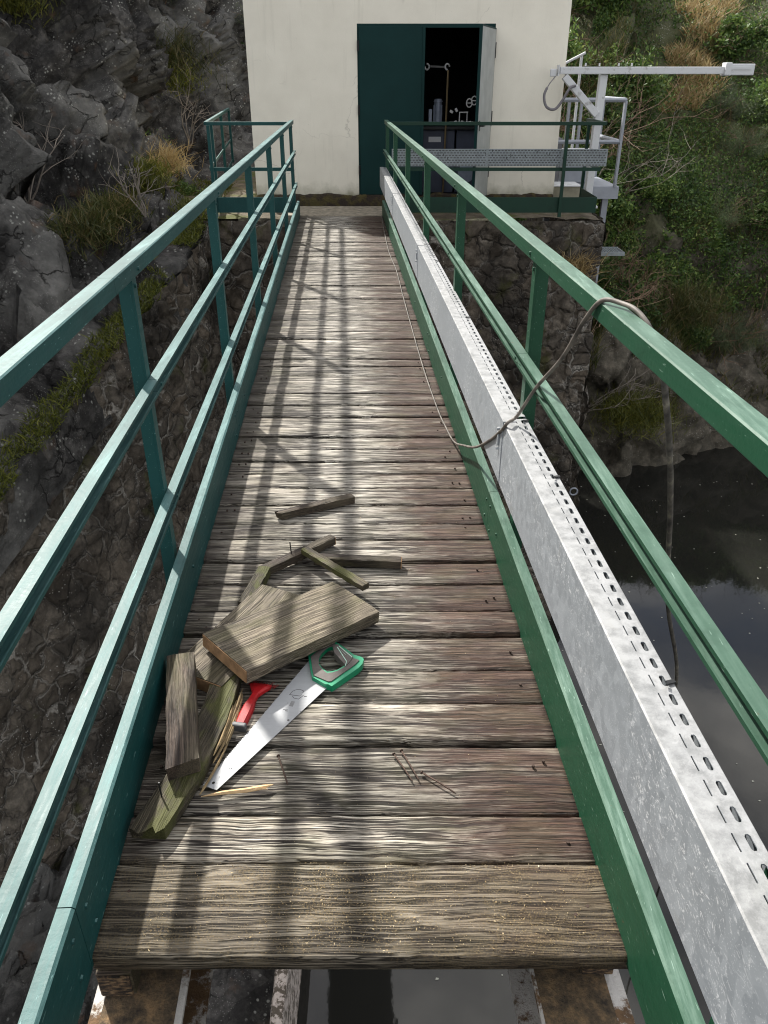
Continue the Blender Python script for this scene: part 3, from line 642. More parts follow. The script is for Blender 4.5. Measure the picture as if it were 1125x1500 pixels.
# ---- railings of the bridge
HEIGHTS = {'top': 1.12, 'mid': .755, 'low': .375}
def railing(sgn, mat, posts, label, lows, seams, tone):
    r = thing('railing', label, 'railing')
    t0, t1 = -2.0, 10.93
    s = lambda a: sgn * a
    def ex(bm, prof, a, b_):
        extrude(bm, [(sgn * x, z) for x, z in prof], B(0, a, 0), B(0, b_, 0))
    # handrail: box section with worn corners
    cuts = [t0] + [posts[k] - .25 for k in (2, 4)] + [t1 + .02]
    hr = None
    bm = bmesh.new()
    for a, b_ in zip(cuts, cuts[1:]):
        h = .045; c = .003
        ex(bm, [(.570 + c, 1.120 - h), (.615 - c, 1.120 - h), (.615, 1.120 - h + c), (.615, 1.120 - c), (.615 - c, 1.120), (.570 + c, 1.120), (.570, 1.120 - c), (.570, 1.120 - h + c)], a + .001, b_ - .001)
    hr = obj('handrail', bm, mat, r)
    for p in posts:
        bm = bmesh.new(); cyl(bm, B(s(.570), p, 1.092), B(s(.5655), p, 1.092), .0065, .0055, 8); obj('bolt', bm, mat, hr)
    for zc in lows:
        bm = bmesh.new(); h = .021; k = .0035
        pr = [(.584, zc - h), (.554, zc - h), (.554, zc - h + .009), (.5575, zc - h + .009), (.5575, zc - h + k), (.5805, zc - h + k), (.5805, zc + h - k), (.5575, zc + h - k), (.5575, zc + h - .009), (.554, zc + h - .009), (.554, zc + h), (.584, zc + h)]
        cc = [t0] + [p - .02 for p in posts[1::1]] + [t1]
        for a, b_ in zip(cc, cc[1:]):
            ex(bm, pr, a + .0012, b_ - .0012)
        mr = obj('mid_rail', bm, mat, r)
        for p in posts:
            bm = bmesh.new(); cyl(bm, B(s(.553), p, zc), B(s(.549), p, zc), .006, .006, 8); obj('bolt', bm, mat, mr)
    # toe board: upright web with a turned-out top flange, in lengths
    bm = bmesh.new(); cc = [t0] + seams + [t1]
    for a, b_ in zip(cc, cc[1:]):
        ex(bm, [(.5400, -.02), (.5435, -.02), (.5435, .166), (.548, .1705), (.570, .1705), (.570, .150), (.573, .150), (.573, .174), (.546, .174), (.540, .168)], a + .0012, b_ - .0012)
    tb = obj('toe_board', bm, mat, r)
    for p, z in [(p + dt, z) for p in seams for dt, z in ((-.04, .13), (.04, .12), (.06, .04), (-.05, .03))] + [(p + .02, .09) for p in posts]:
        bm = bmesh.new(); cyl(bm, B(s(.540), p, z), B(s(.536), p, z), .0058, .005, 8); obj('bolt', bm, mat, tb)
    for p in posts:
        bm = bmesh.new()
        def PB(a, b_, c0, c1): # angle-iron leg
            vs = [B(s(x), p + y, z) for z in (-.22, 1.0755) for x, y in ((a, c0), (b_, c0), (b_, c1), (a, c1))]
            q = [bm.verts.new(v) for v in vs]
            for f in ((0, 1, 2, 3), (4, 5, 6, 7), (0, 1, 5, 4), (1, 2, 6, 5), (2, 3, 7, 6), (3, 0, 4, 7)): bm.faces.new([q[i] for i in f])
        PB(.586, .592, -.022, .022); PB(.5925, .628, -.022, -.016)
        po = obj('post', bm, mat, r)
        bm = bmesh.new(); cyl(bm, B(s(.586), p, 1.045), B(s(.581), p, 1.045), .007, .006, 8); obj('bolt', bm, mat, po)
    return r
PL = [-1.2, .56, 2.26, 3.93, 5.62, 7.35, 9.12, 10.86]; PR = [-1.1, .68, 2.42, 4.16, 5.86, 7.58, 9.30, 10.86]
railing(-1, M_GREEN_SKY, PL, 'sky tinted green steel railing with three rails along the left edge of the bridge', [.755, .375], [.96, 3.6, 6.5], 0)
railing(1, M_GREEN, PR, 'mid green steel railing along the right edge of the bridge with a cable over it', [.765], [.1, 2.62, 4.9, 8.7], 0)

# ---- galvanised cable tray hung inside the right railing
tray = thing('cable_tray', 'long galvanised steel cable tray with slotted lid fixed inside the right railing', 'cable tray')
def slotted_top(bm, s0, s1, t0, t1, z, pitch, ln, wd, sc):
    """strip from s0..s1 with a row of rounded slots centred on sc"""
    n = int((t1 - t0) / pitch)
    pitch = (t1 - t0) / n
    for i in range(n):
        a, b_ = t0 + i * pitch, t0 + (i + 1) * pitch; m = (a + b_) / 2
        lod = 3 if a < 5 else 1
        ring = []
        for sg, base in ((1, 0), (-1, math.pi)):
            for k in range(lod + 1):
                an = base + math.pi * k / lod
                ring.append((sc + math.cos(an) * wd / 2, m + sg * (ln - wd) / 2 + math.sin(an) * wd / 2))
        outer = []
        for (x, y) in ring:                              # push the ring out to the cell border
            dx, dy = (x - sc) / (wd / 2), (y - m) / (ln / 2)
            k = 1 / max(abs(dx), abs(dy), 1e-6)
            ex_ = dx * k; ey = dy * k
            outer.append(((s1 if ex_ > 0 else s0) if abs(abs(ex_) - 1) < 1e-6 else sc + (ex_ * ((s1 - sc) if ex_ > 0 else (sc - s0))), m + ey * (b_ - a) / 2))
        cs = [(s1, b_), (s0, b_), (s0, a), (s1, a)]
        I = [bm.verts.new(B(x, y, z)) for x, y in ring]; O = [bm.verts.new(B(x, y, z)) for x, y in outer]
        I2 = [bm.verts.new(B(x, y, z - .0025)) for x, y in ring]
        nn = len(ring)
        for k in range(nn):
            k2 = (k + 1) % nn
            bm.faces.new((I[k], O[k], O[k2], I[k2])); bm.faces.new((I[k], I[k2], I2[k2], I2[k]))
            p, q = outer[k], outer[k2]
            if abs(p[0] - q[0]) > 1e-7 and abs(p[1] - q[1]) > 1e-7:   # corner triangle
                c = min(cs, key=lambda c: (c[0] - (p[0] + q[0]) / 2) ** 2 * 30 + (c[1] - (p[1] + q[1]) / 2) ** 2)
                cv = bm.verts.new(B(c[0], c[1], z)); bm.faces.new((O[k], cv, O[k2]))
zb, ztp = .36, .582
secs = [(-1.4, 2.36), (2.372, 5.45), (5.462, 8.2), (8.212, 10.86)]
for a, b_ in secs:
    bm = bmesh.new()
    extrude(bm, [(.5085, zb), (.5300, zb), (.5300, zb + .002), (.5105, zb + .002), (.5105, ztp - .004), (.5125, ztp - .0015), (.5485, ztp - .0015), (.5485, ztp), (.5115, ztp), (.5085, ztp - .003)], B(0, a, 0), B(0, b_, 0))
    o = obj('tray_section', bm, M_GALV, tray)
    bm = bmesh.new(); slotted_top(bm, .5487, .5570, a + .004, b_ - .004, ztp - .002, .0500, .033, .0028, .5515)
    slotted_top(bm, .5572, .5900, a + .004, b_ - .004, ztp - .0035, .0500, .030, .0095, .5735)
    extrude(bm, [(.5900, ztp - .0035), (.5915, ztp - .005), (.5915, zb + .03), (.590, zb + .03)], B(0, a + .004, 0), B(0, b_ - .004, 0))
    obj('slotted_flange', bm, M_GALV, o)
M_DARKIN = simple('tray_inside', (.10, .10, .10), .8, 0, .3, 12, .1)
for p in (2.366, 5.456, 8.206):
    bm = bmesh.new()
    extrude(bm, [(.5062, zb + .006), (.5083, zb + .006), (.5083, ztp + .0006), (.5500, ztp + .0006), (.5500, ztp + .0026), (.5062, ztp + .0026)], B(0, p - .045, 0), B(0, p + .045, 0))
    j = obj('joint_cover', bm, M_GALV, tray)
    bm = bmesh.new(); box(bm, B(.5035, p, ztp - .075), (.006, .018, .045), None, .002); cyl(bm, B(.506, p, ztp - .04), B(.497, p, ztp - .04), .006, .005, 8); cyl(bm, B(.506, p, ztp - .11), B(.497, p, ztp - .11), .006, .005, 8)
    obj('latch', bm, M_GALV, j)
for p in (1.07, 1.92, 2.33, 3.6, 4.9, 6.3, 7.7):
    bm = bmesh.new(); bar(bm, B(.576, p, ztp + .0005), B(.592, p + .004, ztp + .0005), .009, .003); bar(bm, B(.5935, p, ztp + .002), B(.5935, p, ztp - .03), .003, .009); bar(bm, B(.575, p - .004, ztp + .003), B(.570, p - .012, ztp + .006), .004, .003)
    obj('cable_tie', bm, M_BLACK, tray)
bm = bmesh.new()
for k, (sx, zz) in enumerate(((.535, .40), (.555, .395), (.572, .402), (.545, .42), (.565, .418))):
    tube(bm, [B(sx + .004 * math.sin(t * 3 + k), t, zz + .004 * math.cos(t * 2 + k)) for t in np.arange(-1.4, 10.9, .4)], .0085, 6)
obj('cables', bm, M_BLACK, tray)

# ---- far platform railings
def platform_rail(label, mat, segs, posts, zt=1.10, zm=.555, cant=True):
    r = thing('railing', label, 'railing')
    bm = bmesh.new()
    for a, b_ in segs: bar(bm, (*a, zt - .02), (*b_, zt - .02), .045, .04, bevel=.003)
    obj('handrail', bm, mat, r)
    bm = bmesh.new()
    for a, b_ in segs: bar(bm, (*a, zm), (*b_, zm), .012, .042)
    obj('mid_rail', bm, mat, r)
    bm = bmesh.new()
    for a, b_ in segs: bar(bm, (*a, .125), (*b_, .125), .008, .19)
    obj('toe_board', bm, mat, r)
    for p in posts:
        bm = bmesh.new(); bar(bm, (*p, -.02), (*p, zt - .04), .04, .034, (0, 1, 0)); obj('post', bm, mat, r)
    return r
M_GREEN_SHADE = paint_mat('shaded_green_paint', (.005, .034, .020), (.08, .14, .11), (.004, .016, .010), .2)  # same green paint with backlit shade put into its colour
platform_rail('shade darkened green railing across the hut front to the right of the bridge', M_GREEN_SHADE, [((.06, 10.87), (2.78, 10.87))], [(2.30, 10.835)])
platform_rail('short shade darkened green return railing beside the white crane post', M_GREEN_SHADE, [((2.78, 10.90), (2.80, 11.95))], [(2.81, 11.90)])
platform_rail('sky tinted green angled railing left of the bridge turning back beside the hut', M_GREEN_SKY, [((-2.22, 10.87), (-1.18, 10.87)), ((-2.24, 10.90), (-2.95, 16.6))], [(-2.2, 10.84), (-2.33, 11.7), (-2.62, 14.0), (-2.93, 16.5)])

# ---- perforated tray across the hut front
pt = thing('perforated_tray', 'perforated galvanised cable tray running across the hut front behind the green rail', 'cable tray')
bm = bmesh.new(); X0, X1, Z0, Z1, PY = .10, 2.86, .585, .785, 10.925
nr = 7; rh = (Z1 - Z0) / nr; ho = rh * .42
def q4(a, b_, c, d): bm.faces.new([bm.verts.new((x, PY, z)) for x, z in (a, b_, c, d)])
for r_ in range(nr + 1):                                 # full-length bars between the rows of slots
    zc = Z0 + r_ * rh; lo, hi = max(Z0, zc - (rh - ho) / 2), min(Z1, zc + (rh - ho) / 2)
    q4((X0, lo), (X1, lo), (X1, hi), (X0, hi))
pitch = .042
for r_ in range(nr):
    lo = Z0 + r_ * rh + (rh - ho) / 2; hi = lo + ho; x = X0 + (pitch / 2 if r_ % 2 else 0)
    if r_ % 2: q4((X0, lo), (X0 + .012, lo), (X0 + .012, hi), (X0, hi))
    while x < X1 - .02:
        q4((x, lo), (x + .014, lo), (x + .014, hi), (x, hi)); x += pitch
    q4((X1 - .014, lo), (X1, lo), (X1, hi), (X1 - .014, hi))
for z in (Z0, Z1):
    vs = [bm.verts.new(p) for p in ((X0, PY, z), (X1, PY, z), (X1, PY + .05, z), (X0, PY + .05, z))]; bm.faces.new(vs)
bm.faces.new([bm.verts.new(p) for p in ((X1, PY, Z0), (X1, PY + .05, Z0), (X1, PY + .05, Z1), (X1, PY, Z1))])
M_GALV2 = simple('dull_galvanised', (.26, .29, .30), .55, .2, .18, 20, .05)
obj('perforated_plate', bm, M_GALV2, pt)
bm = bmesh.new(); box(bm, ((X0 + X1) / 2, PY + .052, (Z0 + Z1) / 2), (X1 - X0 - .01, .003, Z1 - Z0 - .006)); obj('back_plate', bm, M_DARKIN, pt)
for x in (1.32, 2.28):
    bm = bmesh.new(); box(bm, (x, PY - .004, (Z0 + Z1) / 2), (.03, .004, Z1 - Z0 + .004)); obj('joint_strip', bm, M_GALV2, pt)
bm = bmesh.new()
for k in range(22):
    x = random.uniform(X0 + .1, X1 - .1); z = random.uniform(Z0 + .03, Z1 - .03)
    bar(bm, (x, PY - .006, z), (x + random.uniform(-.008, .008), PY - .006, z + .026), .006, .006)
    if random.random() < .6: bar(bm, (x, PY - .006, z), (x + .016, PY - .01, z - .006), .005, .005)
obj('cable_ties', bm, M_BLACK, pt, kind=None)

# ---- white crane on the platform
M_WHITE = (lambda q: q.fin(q.mix(q.ramp(q.noise(q.co(), 9, 8, .7), [(.56, 0), (.70, 1)]), (.62, .63, .64), (.28, .27, .25)), .5, 0, q.bump(q.noise(q.co(), 30, 5), .15, .004)))(NT('chipped_white_paint'))
cr_ = thing('crane', 'white painted steel davit crane with a long arm on the platform right of the hut', 'crane', None, (2.90, 11.72, 0))
def co_(name, bm, mat, parent=None): bmesh.ops.translate(bm, verts=bm.verts, vec=(-2.90, -11.72, 0)); return obj(name, bm, mat, parent or cr_)
bm = bmesh.new(); bar(bm, (2.86, 11.72, -.02), (2.88, 11.72, 1.62), .10, .11, (0, 1, 0), .008); co_('crane_post', bm, M_WHITE)
bm = bmesh.new(); box(bm, (2.86, 11.72, 0), (.26, .26, .03), None, .004); co_('base_plate', bm, M_WHITE)
bm = bmesh.new(); bar(bm, (2.29, 11.66, 1.665), (4.55, 11.66, 1.665), .085, .085, bevel=.008); co_('arm', bm, M_WHITE)
bm = bmesh.new(); box(bm, (4.62, 11.66, 1.675), (.36, .14, .13), None, .01); box(bm, (4.46, 11.66, 1.68), (.08, .16, .15), None, .01); box(bm, (4.62, 11.585, 1.69), (.26, .01, .03)); co_('trolley_end', bm, M_WHITE)
bm = bmesh.new(); box(bm, (2.27, 11.66, 1.665), (.015, .13, .13)); box(bm, (2.21, 11.66, 1.64), (.08, .05, .09), None, .01); co_('end_plate', bm, M_WHITE)
bm = bmesh.new(); bar(bm, (2.36, 11.665, 1.60), (2.84, 11.68, 1.15), .085, .085, bevel=.006); co_('brace', bm, M_WHITE)
for x in (2.62, 2.80, 3.05, 3.22):
    bm = bmesh.new(); cyl(bm, (x, 11.66, 1.715), (x, 11.66, 1.75), .011); co_('bolt', bm, M_WHITE)
M_HOSE = simple('grey_hose', (.16, .15, .16), .55, 0, .2, 12, .1)
bm = bmesh.new(); tube(bm, smooth_path([(2.23, 11.60, 1.60), (2.15, 11.58, 1.50), (2.10, 11.57, 1.38), (2.14, 11.56, 1.25), (2.25, 11.55, 1.22), (2.34, 11.55, 1.32), (2.42, 11.55, 1.46), (2.50, 11.60, 1.49)], 6), [.007] * 8 + [.018] * 35, 8)
co_('hanging_hose', bm, M_HOSE)

# ---- grey steel landing behind the crane
M_GREY = simple('grey_painted_steel', (.30, .32, .36), .45, .2, .12, 6, .05)
ld = thing('steel_landing', 'grey steel landing with tubular handrails behind the white crane', 'platform')
bm = bmesh.new(); box(bm, (3.02, 13.75, .10), (1.25, 1.5, .03), None, .004); box(bm, (3.02, 13.0, .02), (1.25, .01, .17)); obj('floor', bm, M_GREY, ld)
bm = bmesh.new()
for z in (1.30, .74): tube(bm, [(2.45, 13.0, z), (3.55, 13.0, z), (3.58, 13.05, z), (3.60, 14.45, z)], .03, 8)
obj('handrail', bm, M_GREY, ld)
for x, y in ((3.58, 13.02), (3.60, 14.4), (2.9, 13.75), (3.24, 14.4)):
    bm = bmesh.new(); bar(bm, (x, y, .1), (x, y, 1.29), .08, .035, (1, 0, 0)); obj('post', bm, M_GREY, ld)
for x, y in ((2.6, 13.2), (3.5, 13.2), (3.5, 14.3)):
    bm = bmesh.new(); bar(bm, (x, y, -6.6), (x, y, .06), .09, .09, (0, 1, 0)); obj('leg', bm, M_GREY, ld)
bm = bmesh.new(); box(bm, (3.10, 13.62, .58), (.52, .38, .04), None, .006); lid = thing('electrical_box', 'grey metal cabinet with white lid standing on the steel landing', 'box')
obj('lid', bm, M_WHITE, lid); bm = bmesh.new(); box(bm, (3.10, 13.62, .34), (.48, .34, .44), None, .008); obj('body', bm, M_GREY, lid)
bm = bmesh.new(); box(bm, (2.60, 13.3, .45), (.26, .3, .66), None, .008); ck = thing('electrical_cabinet', 'darker grey upright cabinet behind the hut corner', 'cabinet'); obj('body', bm, simple('dark_grey_steel', (.13, .13, .14), .6), ck)
bm = bmesh.new(); box(bm, (2.60, 13.14, .45), (.22, .012, .60), None, .004); obj('door', bm, simple('dark_grey_door', (.15, .15, .16), .5), ck)
bm = bmesh.new(); box(bm, (2.66, 12.45, .08), (.42, .5, .24), None, .01); pb = thing('concrete_block', 'low tan concrete block with pale rim beside the crane foot', 'block'); obj('body', bm, simple('tan_concrete', (.30, .28, .21), .9, 0, .2, 9, .3), pb)
bm = bmesh.new(); box(bm, (2.66, 12.45, .207), (.45, .53, .014), None, .003); obj('rim', bm, M_WHITE, pb)
# grating step on the side of the abutment
gs = thing('grating_step', 'small steel grating step bracketed to the abutment below the crane', 'step')
bm = bmesh.new()
for i in range(13): bar(bm, (2.98 + i * .037, 11.55, -.62), (2.98 + i * .037, 11.95, -.62), .006, .025)
for i in range(7): bar(bm, (2.98, 11.57 + i * .06, -.618), (3.425, 11.57 + i * .06, -.618), .005, .02)
obj('grating', bm, M_GALV2, gs); bm = bmesh.new(); bar(bm, (2.9, 11.55, -.625), (3.45, 11.55, -.625), .012, .05); bar(bm, (2.9, 11.96, -.625), (3.45, 11.96, -.625), .012, .05); bar(bm, (3.44, 11.55, -.625), (3.44, 11.95, -.625), .012, .05); obj('frame', bm, M_GALV2, gs)
# small white pole with an arm behind the hut corner
wp = thing('signal_mast', 'thin white pole with slanted arm rising behind the hut corner', 'pole')
bm = bmesh.new(); tube(bm, [(3.42, 15.6, -.5), (3.42, 15.6, 1.95)], .025, 8); obj('mast', bm, M_WHITE, wp)
bm = bmesh.new(); tube(bm, [(2.9, 15.55, 1.70), (3.47, 15.55, 1.97)], .022, 8); obj('arm', bm, M_WHITE, wp)
# mooring ring low on the abutment corner
bm = bmesh.new(); tube(bm, [(2.98 + .06 * math.cos(a), 10.86, -4.1 + .06 * math.sin(a)) for a in np.linspace(0, 2 * math.pi, 17)], .014, 6)
obj('iron_ring', bm, M_GREY, label='pale iron ring on the abutment corner just above the water', cat='ring')

# ================================================================== THINGS IN THE HUT
M_MACH = simple('machine_blue_grey', (.30, .34, .42), .5, .3, .2, 8, .1)
M_STEEL = simple('worn_steel', (.7, .7, .7), .5, .2, .2, 20, .1)
M_NAVY = simple('cabinet_navy', (.055, .065, .10), .55, 0, .2, 6, .05)
wbn = thing('workbench', 'dark workbench cabinet just inside the open door', 'workbench', None, (.92, 12.75, .07))
def inobj(name, bm, mat, parent, loc): bmesh.ops.translate(bm, verts=bm.verts, vec=tuple(-a for a in loc)); return obj(name, bm, mat, parent)
LB = (.92, 12.75, .07)
bm = bmesh.new(); box(bm, (.98, 12.75, .95), (1.0, .5, .04), None, .004); inobj('top', bm, M_BLACK, wbn, LB)
bm = bmesh.new(); box(bm, (.80, 12.78, .50), (.46, .42, .84), None, .006); inobj('body', bm, M_NAVY, wbn, LB)
bm = bmesh.new(); box(bm, (.74, 12.562, .80), (.18, .006, .07)); inobj('name_plate', bm, M_WHITE, wbn, LB)
bm = bmesh.new(); cyl(bm, (1.23, 12.62, .35), (1.23, 12.58, .35), .13, .13, 24); inobj('flywheel', bm, M_MACH, wbn, LB)
bm = bmesh.new(); box(bm, (1.24, 12.8, .5), (.36, .4, .84), None, .006); inobj('side_cabinet', bm, M_NAVY, wbn, LB)
mo = thing('electric_motor', 'blue grey upright electric motor on the workbench', 'motor', None, (.76, 12.7, .975)); LM = (.76, 12.7, .975)
bm = bmesh.new(); cyl(bm, (.78, 12.7, .98), (.78, 12.7, 1.28), .055, .055, 20)
for k in range(12):
    a = k * math.pi / 6; box(bm, (.78 + .058 * math.cos(a), 12.7 + .058 * math.sin(a), 1.12), (.01, .01, .24), Matrix.Rotation(a, 3, 'Z'))
inobj('body', bm, M_MACH, mo, LM)
bm = bmesh.new(); cyl(bm, (.78, 12.7, 1.281), (.78, 12.7, 1.32), .068, .05, 20); inobj('cap', bm, M_MACH, mo, LM)
bm = bmesh.new(); box(bm, (.67, 12.66, 1.10), (.05, .06, .18), None, .005); inobj('terminal_box', bm, M_MACH, mo, LM)
M_BRASS = simple('tarnished_brass_tube', (.23, .17, .09), .5, .5, .2, 12, .05)
bm = bmesh.new(); tube(bm, [(.88, 12.5, .09), (.895, 12.5, 1.68)], .014, 8)
pp = thing('pipe', 'thin brown upright pipe standing in the doorway in front of the motor', 'pipe', None, (.88, 12.5, .09)); inobj('tube', bm, M_BRASS, pp, (.88, 12.5, .09))
bm = bmesh.new(); cyl(bm, (.88, 12.5, .30), (.88, 12.5, .36), .026); inobj('collar', bm, M_STEEL, pp, (.88, 12.5, .09))
sp = thing('spanner', 'large open ended spanner hanging level in the dark doorway', 'spanner', None, (.74, 12.52, 1.72)); LS = (.74, 12.52, 1.72)
bm = bmesh.new(); bar(bm, (.64, 12.52, 1.725), (.86, 12.52, 1.715), .008, .026, bevel=.002); inobj('shank', bm, simple('dull_steel', (.10, .10, .10), .5, .5), sp, LS)
for cx, a0 in ((.60, 2.4), (.885, -.7)):
    bm = bmesh.new()
    ring = [(cx + .030 * math.cos(a), 12.52, 1.72 + .036 * math.sin(a)) for a in np.linspace(a0 + .7, a0 + 5.6, 12)]
    tube(bm, ring, .012, 6); inobj('jaw', bm, M_WHITE, sp, LS)
tf = thing('valve_fittings', 'small chromed valves and pipe fittings at the right of the workbench', 'valves', None, (1.3, 12.62, .975)); LV = (1.3, 12.62, .975)
bm = bmesh.new(); tube(bm, [(1.08, 12.6, 1.02), (1.42, 12.6, 1.02)], .012, 8); tube(bm, [(1.22, 12.6, 1.02), (1.22, 12.6, 1.15), (1.34, 12.6, 1.15)], .010, 8); tube(bm, [(1.33, 12.6, 1.02), (1.33, 12.6, 1.14)], .008, 8); inobj('pipework', bm, M_STEEL, tf, LV)
for x, z in ((1.17, 1.02), (1.26, 1.02), (1.37, 1.02), (1.17, 1.18), (1.10, 1.16)):
    bm = bmesh.new(); box(bm, (x, 12.59, z), (.05, .05, .035), Matrix.Rotation(x * 9, 3, 'Y'), .006); inobj('valve', bm, M_STEEL, tf, LV)
tf.location.x -= .13
for x, z in ((1.35, 1.27), (1.42, 1.30)):
    bm = bmesh.new(); tube(bm, [(x + .04 * math.cos(a), 12.57, z + .055 * math.sin(a)) for a in np.linspace(0, 6.283, 13)], .009, 6); bar(bm, (x - .04, 12.57, z), (x + .04, 12.57, z), .01, .012); inobj('handwheel', bm, M_STEEL, tf, LV)

# ================================================================== TOOLS AND OFFCUTS ON THE DECK
def offcut(name, label, p0, p1, w, th, mat, z0, z1=None, bend=0, seed=0, taper=1., ragged=(0, 0), cut=None, group='wood offcuts lying on the deck', roll=0):
    """a broken or sawn piece of board from p0 to p1 (centre line on its top), wavy edges; top at z0..z1"""
    z1 = z0 if z1 is None else z1
    a = Vector((p0[0], p0[1], z0)); b_ = Vector((p1[0], p1[1], z1)); d = b_ - a; ln = d.length; d.normalize()
    x = d; y = Vector((-d.y, d.x, 0)).normalized(); z = x.cross(y)
    if roll: rr = Matrix.Rotation(roll, 3, x); y = rr @ y; z = rr @ z
    rnd = random.Random(seed); n = 30; bm = bmesh.new(); rows = []
    m = 7
    for i in range(n + 1):
        f = i / n; row = []
        cx = f * ln; off = bend * math.sin(f * math.pi) * ln
        ww = w * (1 + (taper - 1) * f)
        for j in range(m):
            g = j / (m - 1) - .5
            rg = 0
            if i == 0: rg = -ragged[0] * (noise.noise(Vector((g * 9, seed, 1))) + .3)
            if i == n: rg = ragged[1] * (noise.noise(Vector((g * 9, seed, 5))) + .3)
            e = .0025 * noise.noise(Vector((f * 14, seed * 3.3 + (g > 0), 0))) if abs(g) == .5 else 0
            dz = .0012 * noise.noise(Vector((f * 6, g * 30, seed))) - (.002 if abs(g) == .5 else 0)
            row.append((cx + rg, g * ww + off + e, dz))
        for j in (m - 1, 0):
            g = j / (m - 1) - .5; rg = row[j][0] - cx
            row.append((cx + rg * .7, g * ww * .99 + off + .003 * noise.noise(Vector((f * 11, seed, 9 + j))), -th))
        rows.append([bm.verts.new(p) for p in row])
    k = m + 2
    for r0, r1 in zip(rows, rows[1:]):
        for j in range(k): bm.faces.new((r0[j], r0[(j + 1) % k], r1[(j + 1) % k], r1[j]))
    bm.faces.new(rows[0][::-1]); bm.faces.new(rows[-1])
    o = obj(name, bm, mat, None, False, label, 'wood offcut', group)
    t_ = o.data.attributes.new('tint', 'FLOAT', 'FACE'); t_.data.foreach_set('value', [seed * .37 + .2] * len(o.data.polygons))
    M = Matrix((x, y, z)).transposed().to_4x4(); M.translation = a; o.matrix_world = M
    if cut:
        for e_ in cut:
            c = bmesh.new(); box(c, ((-.0012 if e_ == 0 else ln + .0012), 0, -th / 2 - .0015), (.0024, w * (.97 if e_ == 0 else .97 * taper), th * .93)); 
            bmesh.ops.subdivide_edges(c, edges=c.edges[:], cuts=2)
            co = obj('cut_end', c, M_CUT, o)
    return o
lb = offcut('board_offcut', 'dark wide board end lying under the lighter sawn board', (-.545, 1.735), (-.335, 2.165), .185, .045, M_BOARD, .047, seed=3, cut=[0])
bb = offcut('board_offcut', 'wide grey sawn board on top of the pile with pale cut end facing left', (-.462, 1.772), (-.094, 2.115), .235, .043, M_BOARD, .107, .062, seed=1, cut=[0])
offcut('timber_offcut', 'short thick brown timber lying upright of the pile against the toe board', (-.495, 1.375), (-.588, 1.765), .078, .05, M_DARKW, .093, .105, seed=5, ragged=(.02, .0), cut=[])
lm = offcut('mossy_offcut', 'long curved mossy split plank reaching nearest the viewer', (-.548, 1.222), (-.458, 1.80), .080, .040, M_MOSSW, .042, bend=-.05, seed=9, ragged=(.05, .03), taper=1.0)
bm = bmesh.new()
for k in range(9):                                    # pale torn fibres along its right side
    f0 = random.uniform(.2, .5); f1 = f0 + random.uniform(.2, .4); off = -.043 - k * .0022
    pts = [(f * .59, off - .05 * math.sin(f * math.pi) * .59 - .004 * math.sin(f * 5 + k), -.008 - .0028 * k) for f in np.linspace(f0, min(f1, .97), 8)]
    tube(bm, pts, [.001] + [.0035] * 6 + [.0008], 5)
obj('torn_fibres', bm, M_TORN, lm)
bm = bmesh.new(); tube(bm, [(.085, .0, -.01), (.088, .002, .045)], .0022, 6); obj('nail', bm, M_BLACK, lm)
offcut('timber_offcut', 'short mossy stick standing off the upper left corner of the wide board', (-.462, 2.10), (-.425, 2.315), .042, .038, M_MOSSW, .045, seed=12, ragged=(.0, .01))
l1 = offcut('timber_offcut', 'dark slanting batten with an upright nail above the wide board', (-.432, 2.318), (-.195, 2.53), .034, .032, M_DARKW, .040, .046, seed=14, cut=[1])
bm = bmesh.new(); tube(bm, [(.13, .004, -.004), (.128, .004, .05)], .0022, 6); obj('nail', bm, M_BLACK, l1)
offcut('timber_offcut', 'straight dark batten pointing right beyond the wide board', (-.255, 2.41), (.062, 2.385), .036, .032, M_DARKW, .034, seed=15, cut=[1])
offcut('timber_offcut', 'thin green mossy strip slanting down to the right corner of the wide board', (-.292, 2.425), (-.062, 2.185), .030, .022, M_MOSSW, .058, .060, seed=17)
offcut('timber_offcut', 'small dark stick lying alone farthest up the deck', (-.412, 2.742), (-.135, 2.885), .028, .032, M_DARKW, .034, .034, seed=19, ragged=(.03, .01), taper=1.5)
# pale splinter below the saw tip
bm = bmesh.new(); P = [(-.451, 1.338, .006), (-.40, 1.345, .011), (-.34, 1.355, .009), (-.30, 1.362, .012), (-.277, 1.372, .010)]
tube(bm, P, [.001, .005, .0065, .006, .001], 5); tube(bm, [(-.34, 1.356, .01), (-.31, 1.357, .014), (-.288, 1.356, .012)], [.004, .004, .001], 4)
obj('wood_splinter', bm, M_PALEW, label='pale orange wood splinter lying below the tip of the saw', cat='splinter')
# loose nails
def nail(p, q_, label, mat=None):
    p, q_ = Vector(p), Vector(q_); d = (q_ - p).normalized()
    bm = bmesh.new(); tube(bm, [p, p + (q_ - p) * .55 + Vector((0, 0, .002)), q_ - d * .006, q_], [.0022, .0022, .0021, .0004], 8)
    cyl(bm, p - d * .0022, p, .0048, .0048, 10)
    return obj('nail', bm, mat or simple('rusty_nail', (.085, .055, .042), .7, .5), None, True, label, 'nail', 'loose nails on the deck')
nail((-.276, 1.469, .006), (-.241, 1.375, .004), 'rusty nail lying right of the saw tip')
nail((.026, 1.476, .006), (.073, 1.386, .004), 'left nail of the parallel pair on the right of the deck')
nail((.046, 1.488, .006), (.089, 1.39, .004), 'right nail of the parallel pair on the right of the deck')
nail((.097, 1.414, .006), (.179, 1.349, .004), 'dark nail slanting away beyond the parallel pair')
